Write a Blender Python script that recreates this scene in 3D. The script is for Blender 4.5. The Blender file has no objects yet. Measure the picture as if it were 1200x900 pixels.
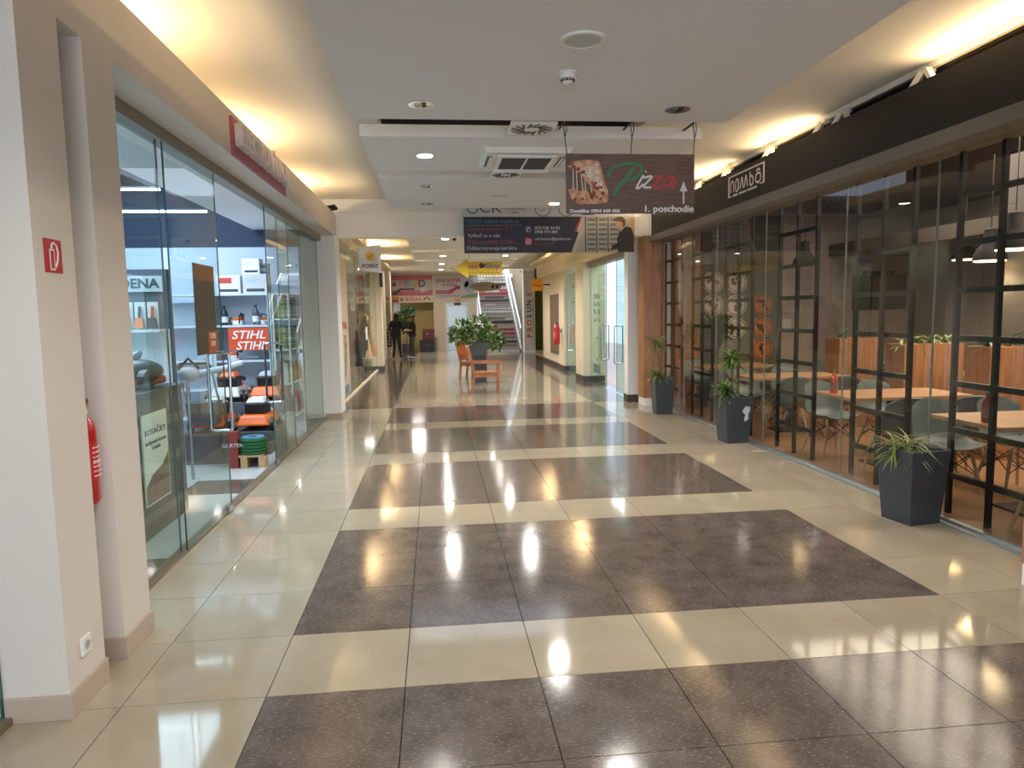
import bpy, bmesh, math, random
from mathutils import Vector, Matrix, Euler
random.seed(7)
sc = bpy.context.scene
C = sc.collection
PI = math.pi

# ------------------------------------------------------------------ camera
CAM = dict(f=834.16, yaw=0.105568, pitch=0.099766, roll=-0.017131, loc=(0.776338, -3.047279, 1.644909))
def make_camera():
    yaw, pitch, roll = CAM['yaw'], CAM['pitch'], CAM['roll']
    f = Vector((math.sin(yaw)*math.cos(pitch), math.cos(yaw)*math.cos(pitch), -math.sin(pitch)))
    r = Vector((math.cos(yaw), -math.sin(yaw), 0)); u = r.cross(f)
    r2 = math.cos(roll)*r + math.sin(roll)*u; u2 = -math.sin(roll)*r + math.cos(roll)*u
    cd = bpy.data.cameras.new('camera'); cam = bpy.data.objects.new('camera', cd); C.objects.link(cam)
    cd.sensor_fit = 'HORIZONTAL'; cd.sensor_width = 36.0; cd.lens = 36.0*CAM['f']/1200.0
    cd.clip_start = 0.05; cd.clip_end = 200
    M = Matrix((r2, u2, -f)).transposed().to_4x4(); M.translation = Vector(CAM['loc'])
    cam.matrix_world = M; sc.camera = cam
make_camera()

# ------------------------------------------------------------------ world, exposure, large lights
sc.view_settings.view_transform = 'Standard'; sc.view_settings.look = 'None'
sc.view_settings.gamma = 1.0; sc.view_settings.use_curve_mapping = False
sc.view_settings.exposure = 0.72
sc.cycles.transparent_max_bounces = 40
sc.cycles.max_bounces = 10
w = bpy.data.worlds.new('world'); sc.world = w; w.use_nodes = True
w.node_tree.nodes['Background'].inputs[0].default_value = (0.72, 0.82, 1.0, 1)
w.node_tree.nodes['Background'].inputs[1].default_value = 1.0

def area(name, loc, size, sizey, power, color, rot=(0, 0, 0), spread=PI):
    l = bpy.data.lights.new(name, 'AREA'); l.shape = 'RECTANGLE'; l.size = size; l.size_y = sizey
    l.energy = power; l.color = color; l.spread = spread
    o = bpy.data.objects.new(name, l); C.objects.link(o); o.location = loc; o.rotation_euler = rot
    return o
WARM = (1.0, 0.72, 0.40); NEUT = (1.0, 0.94, 0.87); COOL = (0.80, 0.90, 1.0); DAY = (0.88, 0.94, 1.0)
# daylight through the glazed entrance behind the viewer
area('entrance_daylight', (1.8, -9.4, 1.75), 5.2, 2.9, 135, DAY, (PI/2, 0, 0))
# daylight from the skylight above the stairwell at the far end
area('stairwell_daylight', (3.5, 30.5, 6.4), 3.0, 6.0, 330, DAY, (0, 0, 0))

# ------------------------------------------------------------------ materials
def lin(h):
    h = h.lstrip('#'); v = [int(h[i:i+2], 16)/255 for i in (0, 2, 4)]
    return tuple((c/12.92 if c <= 0.04045 else ((c+0.055)/1.055)**2.4) for c in v) + (1,)
MATS = {}
def mat(name, col, rough=0.5, metal=0.0, spec=0.5, emit=0, ecol=None, vary=0.0, scale=8, bump=0.0, coat=0, stretch=None, col2=None):
    if name in MATS: return MATS[name]
    m = bpy.data.materials.new(name); m.use_nodes = True; nt = m.node_tree; b = nt.nodes['Principled BSDF']
    c = lin(col) if isinstance(col, str) else col
    b.inputs['Base Color'].default_value = c; b.inputs['Roughness'].default_value = rough
    b.inputs['Metallic'].default_value = metal; b.inputs['Specular IOR Level'].default_value = spec
    if coat: b.inputs['Coat Weight'].default_value = coat; b.inputs['Coat Roughness'].default_value = 0.05
    if emit:
        b.inputs['Emission Color'].default_value = lin(ecol) if ecol else c; b.inputs['Emission Strength'].default_value = emit
    if vary or bump:
        tc = nt.nodes.new('ShaderNodeTexCoord'); mp = nt.nodes.new('ShaderNodeMapping'); nz = nt.nodes.new('ShaderNodeTexNoise')
        nt.links.new(tc.outputs['Object'], mp.inputs[0]); nt.links.new(mp.outputs[0], nz.inputs['Vector'])
        if stretch: mp.inputs['Scale'].default_value = stretch
        nz.inputs['Scale'].default_value = scale; nz.inputs['Detail'].default_value = 6
        if vary:
            rp = nt.nodes.new('ShaderNodeValToRGB'); nt.links.new(nz.outputs['Fac'], rp.inputs[0])
            c2 = lin(col2) if col2 else tuple(x*(1-vary) for x in c[:3]) + (1,)
            rp.color_ramp.elements[0].color = c2; rp.color_ramp.elements[1].color = c
            rp.color_ramp.elements[0].position = 0.3; rp.color_ramp.elements[1].position = 0.7
            nt.links.new(rp.outputs[0], b.inputs['Base Color'])
        if bump:
            bp = nt.nodes.new('ShaderNodeBump'); bp.inputs['Strength'].default_value = bump; bp.inputs['Distance'].default_value = 0.01
            nt.links.new(nz.outputs['Fac'], bp.inputs['Height']); nt.links.new(bp.outputs[0], b.inputs['Normal'])
    MATS[name] = m; return m

def glass_mat(name, tint, ior=1.5, rough=0.0, gain=1.0):
    m = bpy.data.materials.new(name); m.use_nodes = True; nt = m.node_tree; nt.nodes.clear()
    out = nt.nodes.new('ShaderNodeOutputMaterial'); mx = nt.nodes.new('ShaderNodeMixShader')
    tr = nt.nodes.new('ShaderNodeBsdfTransparent'); gl = nt.nodes.new('ShaderNodeBsdfGlossy'); fr = nt.nodes.new('ShaderNodeFresnel')
    ge = nt.nodes.new('ShaderNodeNewGeometry'); s = nt.nodes.new('ShaderNodeMath'); s.operation = 'SUBTRACT'; s.inputs[0].default_value = 1.0
    mu = nt.nodes.new('ShaderNodeMath'); mu.operation = 'MULTIPLY'; m2 = nt.nodes.new('ShaderNodeMath'); m2.operation = 'MULTIPLY'; m2.use_clamp = True
    m2.inputs[1].default_value = gain
    tr.inputs[0].default_value = tint; gl.inputs['Roughness'].default_value = rough; gl.inputs['Color'].default_value = (0.95, 0.97, 0.96, 1)
    fr.inputs[0].default_value = ior
    nt.links.new(ge.outputs['Backfacing'], s.inputs[1]); nt.links.new(fr.outputs[0], mu.inputs[0]); nt.links.new(s.outputs[0], mu.inputs[1])
    nt.links.new(mu.outputs[0], m2.inputs[0]); nt.links.new(m2.outputs[0], mx.inputs[0])
    nt.links.new(tr.outputs[0], mx.inputs[1]); nt.links.new(gl.outputs[0], mx.inputs[2]); nt.links.new(mx.outputs[0], out.inputs[0])
    MATS[name] = m; return m
G_CLEAR = glass_mat('clear_glass', (0.88, 0.955, 0.945, 1))
G_TINT = glass_mat('smoky_glass', (0.90, 0.90, 0.88, 1), ior=1.52)
G_EDGE2 = mat('grey_glass_edge', '#7d8480', 0.3)
G_EDGE = mat('glass_edge', '#1f4a48', 0.15, spec=0.8)

def tile_mat(name, base, base2, rough, fleck=None, streak=False):
    m = bpy.data.materials.new(name); m.use_nodes = True; nt = m.node_tree; b = nt.nodes['Principled BSDF']
    tc = nt.nodes.new('ShaderNodeTexCoord'); mp = nt.nodes.new('ShaderNodeMapping'); geo = nt.nodes.new('ShaderNodeNewGeometry')
    nt.links.new(geo.outputs['Position'], mp.inputs[0])
    nz = nt.nodes.new('ShaderNodeTexNoise'); nz.inputs['Scale'].default_value = 3.0 if not fleck else 6.0; nz.inputs['Detail'].default_value = 8
    nt.links.new(mp.outputs[0], nz.inputs['Vector'])
    rp = nt.nodes.new('ShaderNodeValToRGB'); rp.color_ramp.elements[0].position = 0.32; rp.color_ramp.elements[1].position = 0.7
    rp.color_ramp.elements[0].color = lin(base2); rp.color_ramp.elements[1].color = lin(base)
    nt.links.new(nz.outputs['Fac'], rp.inputs[0]); last = rp.outputs[0]
    if fleck:
        n2 = nt.nodes.new('ShaderNodeTexNoise'); n2.inputs['Scale'].default_value = 62; n2.inputs['Detail'].default_value = 3; n2.inputs['Roughness'].default_value = 0.7
        m3 = nt.nodes.new('ShaderNodeMapping'); m3.inputs['Rotation'].default_value = (0, 0, 0.7); m3.inputs['Scale'].default_value = (0.6, 3.2, 1)
        nt.links.new(geo.outputs['Position'], m3.inputs[0]); nt.links.new(m3.outputs[0], n2.inputs['Vector'])
        r2 = nt.nodes.new('ShaderNodeValToRGB'); r2.color_ramp.elements[0].position = 0.565; r2.color_ramp.elements[1].position = 0.68
        nt.links.new(n2.outputs['Fac'], r2.inputs[0])
        mx = nt.nodes.new('ShaderNodeMix'); mx.data_type = 'RGBA'; nt.links.new(r2.outputs[0], mx.inputs['Factor'])
        nt.links.new(last, mx.inputs[6]); mx.inputs[7].default_value = lin(fleck); last = mx.outputs[2]
        bp = nt.nodes.new('ShaderNodeBump'); bp.inputs['Strength'].default_value = 0.05; bp.inputs['Distance'].default_value = 0.002
        nt.links.new(n2.outputs['Fac'], bp.inputs['Height']); nt.links.new(bp.outputs[0], b.inputs['Normal'])
    oi = nt.nodes.new('ShaderNodeObjectInfo'); hv = nt.nodes.new('ShaderNodeHueSaturation')
    mr = nt.nodes.new('ShaderNodeMapRange'); mr.inputs['To Min'].default_value = 0.94; mr.inputs['To Max'].default_value = 1.05
    nt.links.new(oi.outputs['Random'], mr.inputs['Value']); nt.links.new(mr.outputs[0], hv.inputs['Value']); nt.links.new(last, hv.inputs['Color'])
    nt.links.new(hv.outputs[0], b.inputs['Base Color'])
    b.inputs['Roughness'].default_value = rough; b.inputs['Specular IOR Level'].default_value = 0.5
    MATS[name] = m; return m
T_LIGHT = tile_mat('cream_tile', '#b0a692', '#a59b87', 0.07)
T_DARK = tile_mat('granite_tile', '#6a605a', '#534a45', 0.11, fleck='#a0978e')
T_WHITE = tile_mat('shop_white_tile', '#c9cfcf', '#bcc4c4', 0.12)

WALL = mat('white_wall_paint', '#d6cfc7', 0.75, vary=0.03, scale=3)
WALLW = mat('bright_wall_paint', '#f4f4f4', 0.7, vary=0.02, scale=3)
CREAM = mat('cream_wall_paint', '#d8cbb2', 0.75, vary=0.04, scale=2)
CEIL = mat('ceiling_paint', '#e2ddd3', 0.85, vary=0.02, scale=2)
PANEL = mat('ceiling_panel_paint', '#e4e3e2', 0.85, vary=0.02, scale=2)
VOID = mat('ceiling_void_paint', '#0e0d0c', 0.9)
BASE = mat('baseboard_tile', '#b9a898', 0.3, vary=0.05, scale=6)
BASED = mat('dark_baseboard', '#4a423c', 0.3)
GREYM = mat('grey_metal_header', '#8d8778', 0.45, metal=0.3)
ALU = mat('brushed_aluminium', '#b5bcc0', 0.35, metal=0.85)
CHROME = mat('chrome', '#d0d4d6', 0.12, metal=1.0)
BLACKM = mat('black_metal', '#15110f', 0.45, metal=0.2)
FASC = mat('black_fascia', '#191411', 0.6, vary=0.15, scale=3)
WHITE = mat('white_plastic', '#e4e2dc', 0.4)
WHITEP = mat('white_paint', '#eceae6', 0.5)
BLACK = mat('black_plastic', '#141414', 0.4)
RED = mat('red_enamel', '#b41820', 0.3, coat=0.4)
WOODP = mat('wood_panel', '#b57f56', 0.5, vary=0.3, scale=5, stretch=(6, 6, 0.6), col2='#96653f')
WOODPK = mat('pink_wood_panel', '#b08468', 0.5, vary=0.3, scale=5, stretch=(6, 6, 0.6), col2='#97694e')
WOODT = mat('table_wood', '#b98f68', 0.4, vary=0.3, scale=4, stretch=(1, 6, 6), col2='#9a7350')
WOODC = mat('chair_wood', '#b06a32', 0.35, vary=0.35, scale=6, stretch=(3, 3, 1), col2='#8a4c20')
BEECH = mat('beech_leg', '#b99b72', 0.5, vary=0.15, scale=10)
ANTHR = mat('anthracite_planter', '#3c4149', 0.35, vary=0.08, scale=5)
SOIL = mat('soil', '#241a14', 0.95, vary=0.3, scale=30)
LEAF = mat('green_leaf', '#6f9444', 0.45, vary=0.45, scale=14, col2='#40602c')
LEAFD = mat('dark_leaf', '#3f6a40', 0.4, vary=0.4, scale=9, col2='#1a3320')
LEAFY = mat('olive_leaf', '#8f9c52', 0.45, vary=0.45, scale=14, col2='#566c34')
STEM = mat('woody_stem', '#6d5a42', 0.8, vary=0.3, scale=20)
SHELL = mat('grey_green_shell', '#5f6b6a', 0.4)
SHELL2 = mat('grey_shell', '#8d8a84', 0.4)
CONC = mat('grey_plaster', '#9d938c', 0.8, vary=0.2, scale=2)
CONCD = mat('dark_plaster', '#6b6661', 0.8, vary=0.2, scale=2)
ORANGE = mat('orange_plastic', '#e86a1c', 0.35)
OFFW = mat('offwhite_plastic', '#d8d8d4', 0.4)
STEEL = mat('satin_steel', '#9aa2a8', 0.3, metal=0.9)

# ------------------------------------------------------------------ mesh helpers
class MB:
    def __init__(s): s.v = []; s.f = []; s.mi = []; s.cur = 0
    def add(s, vs, fs):
        o = len(s.v); s.v += [tuple(v) for v in vs]; s.f += [tuple(i+o for i in f) for f in fs]; s.mi += [s.cur]*len(fs); return s
    def box(s, x0, x1, y0, y1, z0, z1, M=None):
        vs = [(x, y, z) for z in (z0, z1) for y in (y0, y1) for x in (x0, x1)]
        if M is not None: vs = [M @ Vector(v) for v in vs]
        return s.add(vs, [(0, 2, 3, 1), (4, 5, 7, 6), (0, 1, 5, 4), (2, 6, 7, 3), (0, 4, 6, 2), (1, 3, 7, 5)])
    def cbox(s, c, d, M=None):
        return s.box(c[0]-d[0]/2, c[0]+d[0]/2, c[1]-d[1]/2, c[1]+d[1]/2, c[2]-d[2]/2, c[2]+d[2]/2, M)
    def frustum(s, cx, cy, z0, z1, a0, b0, a1, b1):
        vs = [(cx+sx*a, cy+sy*b, z) for (a, b, z) in ((a0, b0, z0), (a1, b1, z1)) for sy in (-1, 1) for sx in (-1, 1)]
        return s.add(vs, [(0, 2, 3, 1), (4, 5, 7, 6), (0, 1, 5, 4), (2, 6, 7, 3), (0, 4, 6, 2), (1, 3, 7, 5)])
    def tube(s, pts, r, n=8, closed=False, cap=True):
        pts = [Vector(p) for p in pts]; N = len(pts); rs = r if isinstance(r, (list, tuple)) else [r]*N
        rings = []; up = None
        for i in range(N):
            a = pts[(i-1) % N] if (closed or i > 0) else pts[i]; b = pts[(i+1) % N] if (closed or i < N-1) else pts[i]
            t = (b-a).normalized()
            if up is None:
                up = Vector((0, 0, 1)) if abs(t.z) < 0.9 else Vector((1, 0, 0))
            up = (up - t*up.dot(t)); 
            if up.length < 1e-4: up = t.orthogonal()
            up.normalize(); sd = t.cross(up)
            rings.append([pts[i] + rs[i]*(math.cos(k*2*PI/n)*up + math.sin(k*2*PI/n)*sd) for k in range(n)])
        vs = [p for rg in rings for p in rg]; fs = []
        for i in range(N if closed else N-1):
            j = (i+1) % N
            for k in range(n): fs.append((i*n+k, i*n+(k+1) % n, j*n+(k+1) % n, j*n+k))
        if cap and not closed: fs.append(tuple(range(n-1, -1, -1))); fs.append(tuple((N-1)*n+k for k in range(n)))
        return s.add(vs, fs)
    def bar(s, p0, p1, wdt, dep):
        p0, p1 = Vector(p0), Vector(p1); t = (p1-p0); L = t.length; q = t.to_track_quat('Z', 'Y').to_matrix().to_4x4(); q.translation = p0
        return s.box(-wdt/2, wdt/2, -dep/2, dep/2, 0, L, q)
    def lathe(s, prof, n=16, c=(0, 0, 0), M=None, capb=True, capt=True):
        vs = []
        for (r, z) in prof:
            for k in range(n): vs.append((c[0]+r*math.cos(2*PI*k/n), c[1]+r*math.sin(2*PI*k/n), c[2]+z))
        if M is not None: vs = [M @ Vector(v) for v in vs]
        fs = []
        for i in range(len(prof)-1):
            for k in range(n): fs.append((i*n+k, i*n+(k+1) % n, (i+1)*n+(k+1) % n, (i+1)*n+k))
        if capb: fs.append(tuple(range(n-1, -1, -1)))
        if capt: fs.append(tuple((len(prof)-1)*n+k for k in range(n)))
        return s.add(vs, fs)
    def prism(s, poly, z0, z1, M=None):
        n = len(poly); vs = [(x, y, z0) for x, y in poly] + [(x, y, z1) for x, y in poly]
        if M is not None: vs = [M @ Vector(v) for v in vs]
        area2 = sum(poly[i][0]*poly[(i+1) % n][1]-poly[(i+1) % n][0]*poly[i][1] for i in range(n))
        fs = [tuple(range(n-1, -1, -1)), tuple(range(n, 2*n))] + [(i, (i+1) % n, n+(i+1) % n, n+i) for i in range(n)]
        if area2 < 0: fs = [tuple(reversed(f)) for f in fs]
        return s.add(vs, fs)
    def disc(s, cx, cy, r, z0, z1, n=20, ry=None):
        ry = ry or r
        return s.prism([(cx+r*math.cos(2*PI*k/n), cy+ry*math.sin(2*PI*k/n)) for k in range(n)], z0, z1)
    def ring(s, cx, cy, r0, r1, z0, z1, n=24, a0=0, a1=2*PI):
        full = abs(a1-a0-2*PI) < 1e-6
        for k in range(n):
            t0 = a0+(a1-a0)*k/n; t1 = a0+(a1-a0)*(k+1)/n
            s.prism([(cx+r0*math.cos(t0), cy+r0*math.sin(t0)), (cx+r1*math.cos(t0), cy+r1*math.sin(t0)), (cx+r1*math.cos(t1), cy+r1*math.sin(t1)), (cx+r0*math.cos(t1), cy+r0*math.sin(t1))], z0, z1)
        return s
    def ellipsoid(s, c, r, nu=12, nv=8, M=None):
        prof = []
        vs = []; fs = []
        for j in range(nv+1):
            ph = -PI/2 + PI*j/nv
            for k in range(nu):
                th = 2*PI*k/nu; v = Vector((r[0]*math.cos(ph)*math.cos(th), r[1]*math.cos(ph)*math.sin(th), r[2]*math.sin(ph)))
                if M is not None: v = M @ v
                vs.append(v + Vector(c))
        for j in range(nv):
            for k in range(nu): fs.append((j*nu+k, j*nu+(k+1) % nu, (j+1)*nu+(k+1) % nu, (j+1)*nu+k))
        return s.add(vs, fs)
    def mesh(s, name, mats, smooth=False, bevel=0):
        me = bpy.data.meshes.new(name); me.from_pydata(s.v, [], s.f); 
        for m in (mats if isinstance(mats, (list, tuple)) else [mats]): me.materials.append(m)
        me.polygons.foreach_set('material_index', s.mi)
        if bevel:
            bm = bmesh.new(); bm.from_mesh(me); bmesh.ops.remove_doubles(bm, verts=bm.verts, dist=1e-6)
            bmesh.ops.bevel(bm, geom=list(bm.edges), offset=bevel, segments=2, affect='EDGES', profile=0.5); bm.to_mesh(me); bm.free()
        if smooth:
            me.polygons.foreach_set('use_smooth', [True]*len(me.polygons))
            try: me.set_sharp_from_angle(angle=math.radians(40))
            except Exception: pass
        me.update(); return me
    def build(s, name, mats, parent=None, smooth=False, bevel=0, loc=None, rot=None):
        o = bpy.data.objects.new(name, s.mesh(name, mats, smooth, bevel)); C.objects.link(o)
        if parent is not None: o.parent = parent
        if loc is not None: o.location = loc
        if rot is not None: o.rotation_euler = rot
        return o

def tag(o, label=None, cat=None, group=None, kind=None):
    if label: o['label'] = label
    if cat: o['category'] = cat
    if group: o['group'] = group
    if kind: o['kind'] = kind
    return o
def thing(name, label, cat, loc=(0, 0, 0), rot=(0, 0, 0), group=None):
    o = bpy.data.objects.new(name, None); C.objects.link(o); o.empty_display_size = 0.1
    o.location = loc; o.rotation_euler = rot if isinstance(rot, (tuple, list)) else (0, 0, rot)
    return tag(o, label, cat, group)
def struct(name, mb, m, label=None, parent=None, bevel=0, smooth=False):
    o = mb.build(name, m, parent, bevel=bevel, smooth=smooth)
    if parent is None: o['kind'] = 'structure'
    if label: o['label'] = label
    return o
def copy_tree(o, parent=None, label=None, loc=None, rotz=None, group=None, scale=None):
    c = o.copy(); C.objects.link(c)
    if parent is not None: c.parent = parent
    for ch in list(o.children): copy_tree(ch, c)
    if label: c['label'] = label
    if group: c['group'] = group
    if loc is not None: c.location = loc
    if rotz is not None: c.rotation_euler = (c.rotation_euler[0], c.rotation_euler[1], rotz)
    if scale is not None: c.scale = (scale,)*3
    return c
def text(body, size, m, parent, x, y, z=0.0, name='lettering', ext=0.0015, align='CENTER', width=None, shear=0, bold=0.0, rotz=0, spacing=1.0):
    cu = bpy.data.curves.new(name, 'FONT'); cu.body = body; cu.size = size; cu.extrude = ext; cu.align_x = align; cu.align_y = 'CENTER'
    cu.shear = shear; cu.offset = bold; cu.resolution_u = 3; cu.space_character = spacing
    t = bpy.data.objects.new('tmp_text', cu); C.objects.link(t); dg = bpy.context.evaluated_depsgraph_get(); dg.update()
    me = bpy.data.meshes.new_from_object(t.evaluated_get(dg)); bpy.data.objects.remove(t); bpy.data.curves.remove(cu)
    me.name = name; me.materials.clear(); me.materials.append(m)
    if width:
        xs = [v.co.x for v in me.vertices]
        if xs:
            k = width/max(1e-6, max(xs)-min(xs))
            for v in me.vertices: v.co.x *= k
    o = bpy.data.objects.new(name, me); C.objects.link(o); o.parent = parent; o.location = (x, y, z+ext); o.rotation_euler = (0, 0, rotz)
    return o
FACE_CAM = (PI/2, 0, 0); FACE_RIGHT = (PI/2, 0, PI/2); FACE_LEFT = (PI/2, 0, -PI/2)
def pm(h, rough=0.5): return mat('print_'+h.strip('#'), h, rough)   # flat printed colour

# ------------------------------------------------------------------ floor
XE = [-1.05, -0.6] + [round(0.6*i, 3) for i in range(0, 8)] + [4.65]
fl = struct('floor', MB().box(-1.06, 4.66, -10, 34, -0.12, -0.010), mat('tile_joint', '#1c1815', 0.9), 'polished tiled floor of the arcade with cream and dark granite bands')
TM = {}
def tile_mesh(wx, dark):
    k = (round(wx, 3), dark)
    if k not in TM:
        g = 0.0022; TM[k] = MB().box(g, wx-g, g, 0.6-g, -0.011, 0).mesh('tile', T_DARK if dark else T_LIGHT)
    return TM[k]
far = MB(); 
for j in range(-14, 50):
    for i in range(len(XE)-1):
        x0, x1 = XE[i], XE[i+1]; centre = 0 <= x0 < 3.59
        dark = ((j % 4) != 0 and centre) if j < 16 else (not centre)
        if -3 <= j < 18:
            o = bpy.data.objects.new('tile', tile_mesh(x1-x0, dark)); C.objects.link(o); o.parent = fl; o.location = (x0, 0.6*j, 0)
        else:
            far.cur = 1 if dark else 0; g = 0.002; far.box(x0+g, x1-g, 0.6*j+g, 0.6*j+0.6-g, -0.011, 0)
fo = far.build('tile_field', [T_LIGHT, T_DARK], fl); fo['kind'] = 'stuff'
# shop floor (left) and restaurant floor (right)
sf = struct('floor_shop', MB().box(-6.0, -1.06, -6, 8.6, -0.12, -0.010), mat('shop_joint', '#6b6b68', 0.8), 'pale tiled floor inside the garden machine shop')
for j in range(-1, 12):
    for i in range(0, 4):
        x1 = -1.062-0.6*i; y0 = 0.15+0.6*j
        dark = (i == 0 and j == 6) or (i == 2 and j in (6, 2)) or (i == 0 and j == 2)
        key = ('s', dark)
        if key not in TM: TM[key] = MB().box(0.002, 0.598, 0.002, 0.598, -0.011, 0).mesh('tile', T_DARK if dark else T_WHITE, bevel=0.0008)
        o = bpy.data.objects.new('tile', TM[key]); C.objects.link(o); o.parent = sf; o.location = (x1-0.6, y0, 0)
struct('floor_restaurant', MB().box(4.66, 11.5, -6, 9.3, -0.12, 0.0), mat('restaurant_floor', '#a67c58', 0.35, vary=0.25, scale=2), 'brown floor inside the restaurant')
struct('floor_far_left', MB().box(-6, -1.06, 8.6, 34, -0.12, 0.0), mat('far_shop_floor', '#8d8070', 0.3, vary=0.1), 'floor of the boutique beyond the column')
struct('floor_far_right', MB().box(4.66, 10, 9.3, 34, -0.12, 0.0), mat('far_shop_floor2', '#b89a86', 0.3, vary=0.1), 'floor of the shops beyond the wooden pillar')
# ------------------------------------------------------------------ ceiling
cl = MB(); cl.box(-1.7, 0.28, -10, 8.85, 3.5, 3.62).box(2.90, 4.95, -10, 8.85, 3.5, 3.62); struct('ceiling', cl, CEIL, 'upper ceiling strips washed by warm uplights')
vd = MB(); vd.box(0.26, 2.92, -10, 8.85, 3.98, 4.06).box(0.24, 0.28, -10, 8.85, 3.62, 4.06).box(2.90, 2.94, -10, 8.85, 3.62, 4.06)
struct('ceiling_void', vd, VOID, 'plenum above the hanging ceiling panels, painted black for their shade')  # black of the void stands in for the panels' shade over the gaps
PX0, PX1, PZ = 0.245, 2.93, 3.0
for y0, y1, lab in ((-10, 2.12, 'long hanging grey ceiling panel carrying the round speaker'), (2.61, 3.93, 'hanging ceiling panel carrying the air conditioner'), (4.31, 6.33, 'hanging ceiling panel with two small downlights and no air conditioner')):
    struct('ceiling_panel', MB().box(PX0, PX1, y0, y1, PZ, PZ+0.09), PANEL, lab)
# far part of the arcade
struct('ceiling_far', MB().box(-1.7, 2.62, 9.1, 29.2, 3.45, 3.6).box(2.62, 6.2, 9.1, 26.6, 3.45, 3.6), CEIL, 'ceiling of the far half of the arcade beyond the beam')
for y0, y1, lab in ((9.8, 12.6, 'hanging ceiling panel just past the cross beam'), (13.1, 15.4, 'hanging ceiling panel above the two wooden armchairs'), (15.9, 17.8, 'hanging ceiling panel between the armchairs and the far pillar'), (18.3, 20.4, 'last hanging ceiling panel before the nursery wall')):
    struct('ceiling_panel', MB().box(0.3, 3.0, y0, y1, 3.02, 3.10), PANEL, lab)
# cross beam
bm_ = MB(); bm_.box(-0.95, 4.6, 8.85, 9.12, 2.905, 3.5); bm_.box(-0.95, 4.6, 8.80, 8.85, 3.30, 3.5)
struct('wall_beam', bm_, WALLW, 'white cross beam spanning the arcade above the dark hanging sign')
# ------------------------------------------------------------------ left side
wl = struct('wall_left', MB().box(-1.25, -0.77, -0.06, 0.26, 0, 2.91), WALL, 'white pillar with power outlet and fire sign')
struct('wall_left', MB().box(-1.25, -1.02, 0.26, 0.47, 0, 2.91), WALL, 'niche wall behind the fire extinguisher')
struct('wall_left', MB().box(-1.25, -0.77, 0.47, 0.785, 0, 2.91), WALL, 'white pillar between extinguisher niche and shop glass')
fa = MB(); fa.box(-0.86, -0.77, -10, 8.86, 2.91, 3.26); fa.box(-1.25, -0.86, -10, 8.86, 2.91, 3.0)
struct('wall_left_fascia', fa, WALL, 'long white fascia above the garden shop glass')
struct('wall_left_trough', MB().box(-1.7, -1.6, -10, 8.86, 2.91, 3.5).box(-1.6, -1.25, -10, 8.86, 2.91, 3.0), WALL, 'back of the light trough above the fascia')
struct('wall_left_column', MB().box(-1.3, -0.77, 8.64, 9.12, 0, 2.91), WALLW, 'white column at the end of the garden shop glass')
for y0, y1, x, n in ((-0.075, 0.26, -0.77, 'b'), (0.455, 0.79, -0.77, 'c')):
    struct('baseboard_left', MB().box(-1.02, -0.755, y0, y1, 0, 0.105), BASE, 'beige tile baseboard round the '+('pillar with the outlet' if n == 'b' else 'pillar beside the shop glass'), bevel=0.002)
struct('baseboard_left', MB().box(-1.03, -0.765, 8.63, 9.13, 0, 0.07), BASE, 'beige baseboard of the far white column')
# header, rails and panes of the garden shop
struct('trim_1', MB().box(-1.10, -0.99, 0.785, 8.64, 2.825, 2.925), GREYM, 'grey metal header rail above the garden shop glass')
struct('trim_1', MB().box(-1.08, -1.00, 0.785, 8.64, 0.0, 0.018), mat('floor_rail', '#8d7f6c', 0.35, metal=0.5), 'metal floor rail of the garden shop glass')
def pane_x(name, x, y0, y1, z0, z1, gm, label, th=0.010, edges=True, kind='structure', em=None):
    o = MB().box(x-th/2, x+th/2, y0, y1, z0, z1).build(name, gm)
    o['kind'] = kind; o['label'] = label
    if edges:
        e = MB()
        for yy in (y0, y1): e.box(x-th/2-0.0005, x+th/2+0.0005, yy-0.002, yy+0.002, z0, z1)
        e.build('glass_edge', em or G_EDGE, o)
    return o
pane_x('window_1', -1.035, 0.79, 2.02, 0.018, 2.825, G_CLEAR, 'fixed glass pane next to the white pillar')
pane_x('window_2', -1.065, 5.75, 7.15, 0.018, 2.825, G_CLEAR, 'fixed glass pane of the garden shop in front of the packet rack')
pane_x('window_3', -1.065, 7.16, 8.64, 0.018, 2.825, G_CLEAR, 'fixed glass pane of the garden shop against the white column')
def handle_loop(parent, y, x=-1.03, w=0.085, z0=0.71, z1=1.36, r=0.013):
    pts = []
    for cx, cz, a0 in ((x+w-0.03, z1-0.03, 0), (x-w+0.03, z1-0.03, PI/2), (x-w+0.03, z0+0.03, PI), (x+w-0.03, z0+0.03, 1.5*PI)):
        for k in range(5): a = a0+k*PI/8; pts.append((cx+0.03*math.cos(a), y, cz+0.03*math.sin(a)))
    return MB().tube(pts, r, 8, closed=True).build('pull_handle', CHROME, parent, smooth=True)
def glass_door(name, label, x, y0, y1, hy, z1=2.825, gm=None, hx=None):
    d = pane_x(name, x, y0, y1, 0.012, z1, gm or G_CLEAR, label)
    handle_loop(d, hy, hx if hx is not None else x)
    f = MB(); yy = y0 if abs(hy-y0) < abs(hy-y1) else y1
    f.cbox((x, yy+(0.06 if yy == y0 else -0.06), 0.035), (0.03, 0.12, 0.05)); f.build('patch_fitting', STEEL, d)
    return d
glass_door('door_1', 'sliding glass door with the dark autumn poster', -1.005, 2.05, 3.16, 3.02)
glass_door('door_2', 'sliding glass door right of the shop entrance', -1.005, 4.90, 6.05, 5.0)
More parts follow.
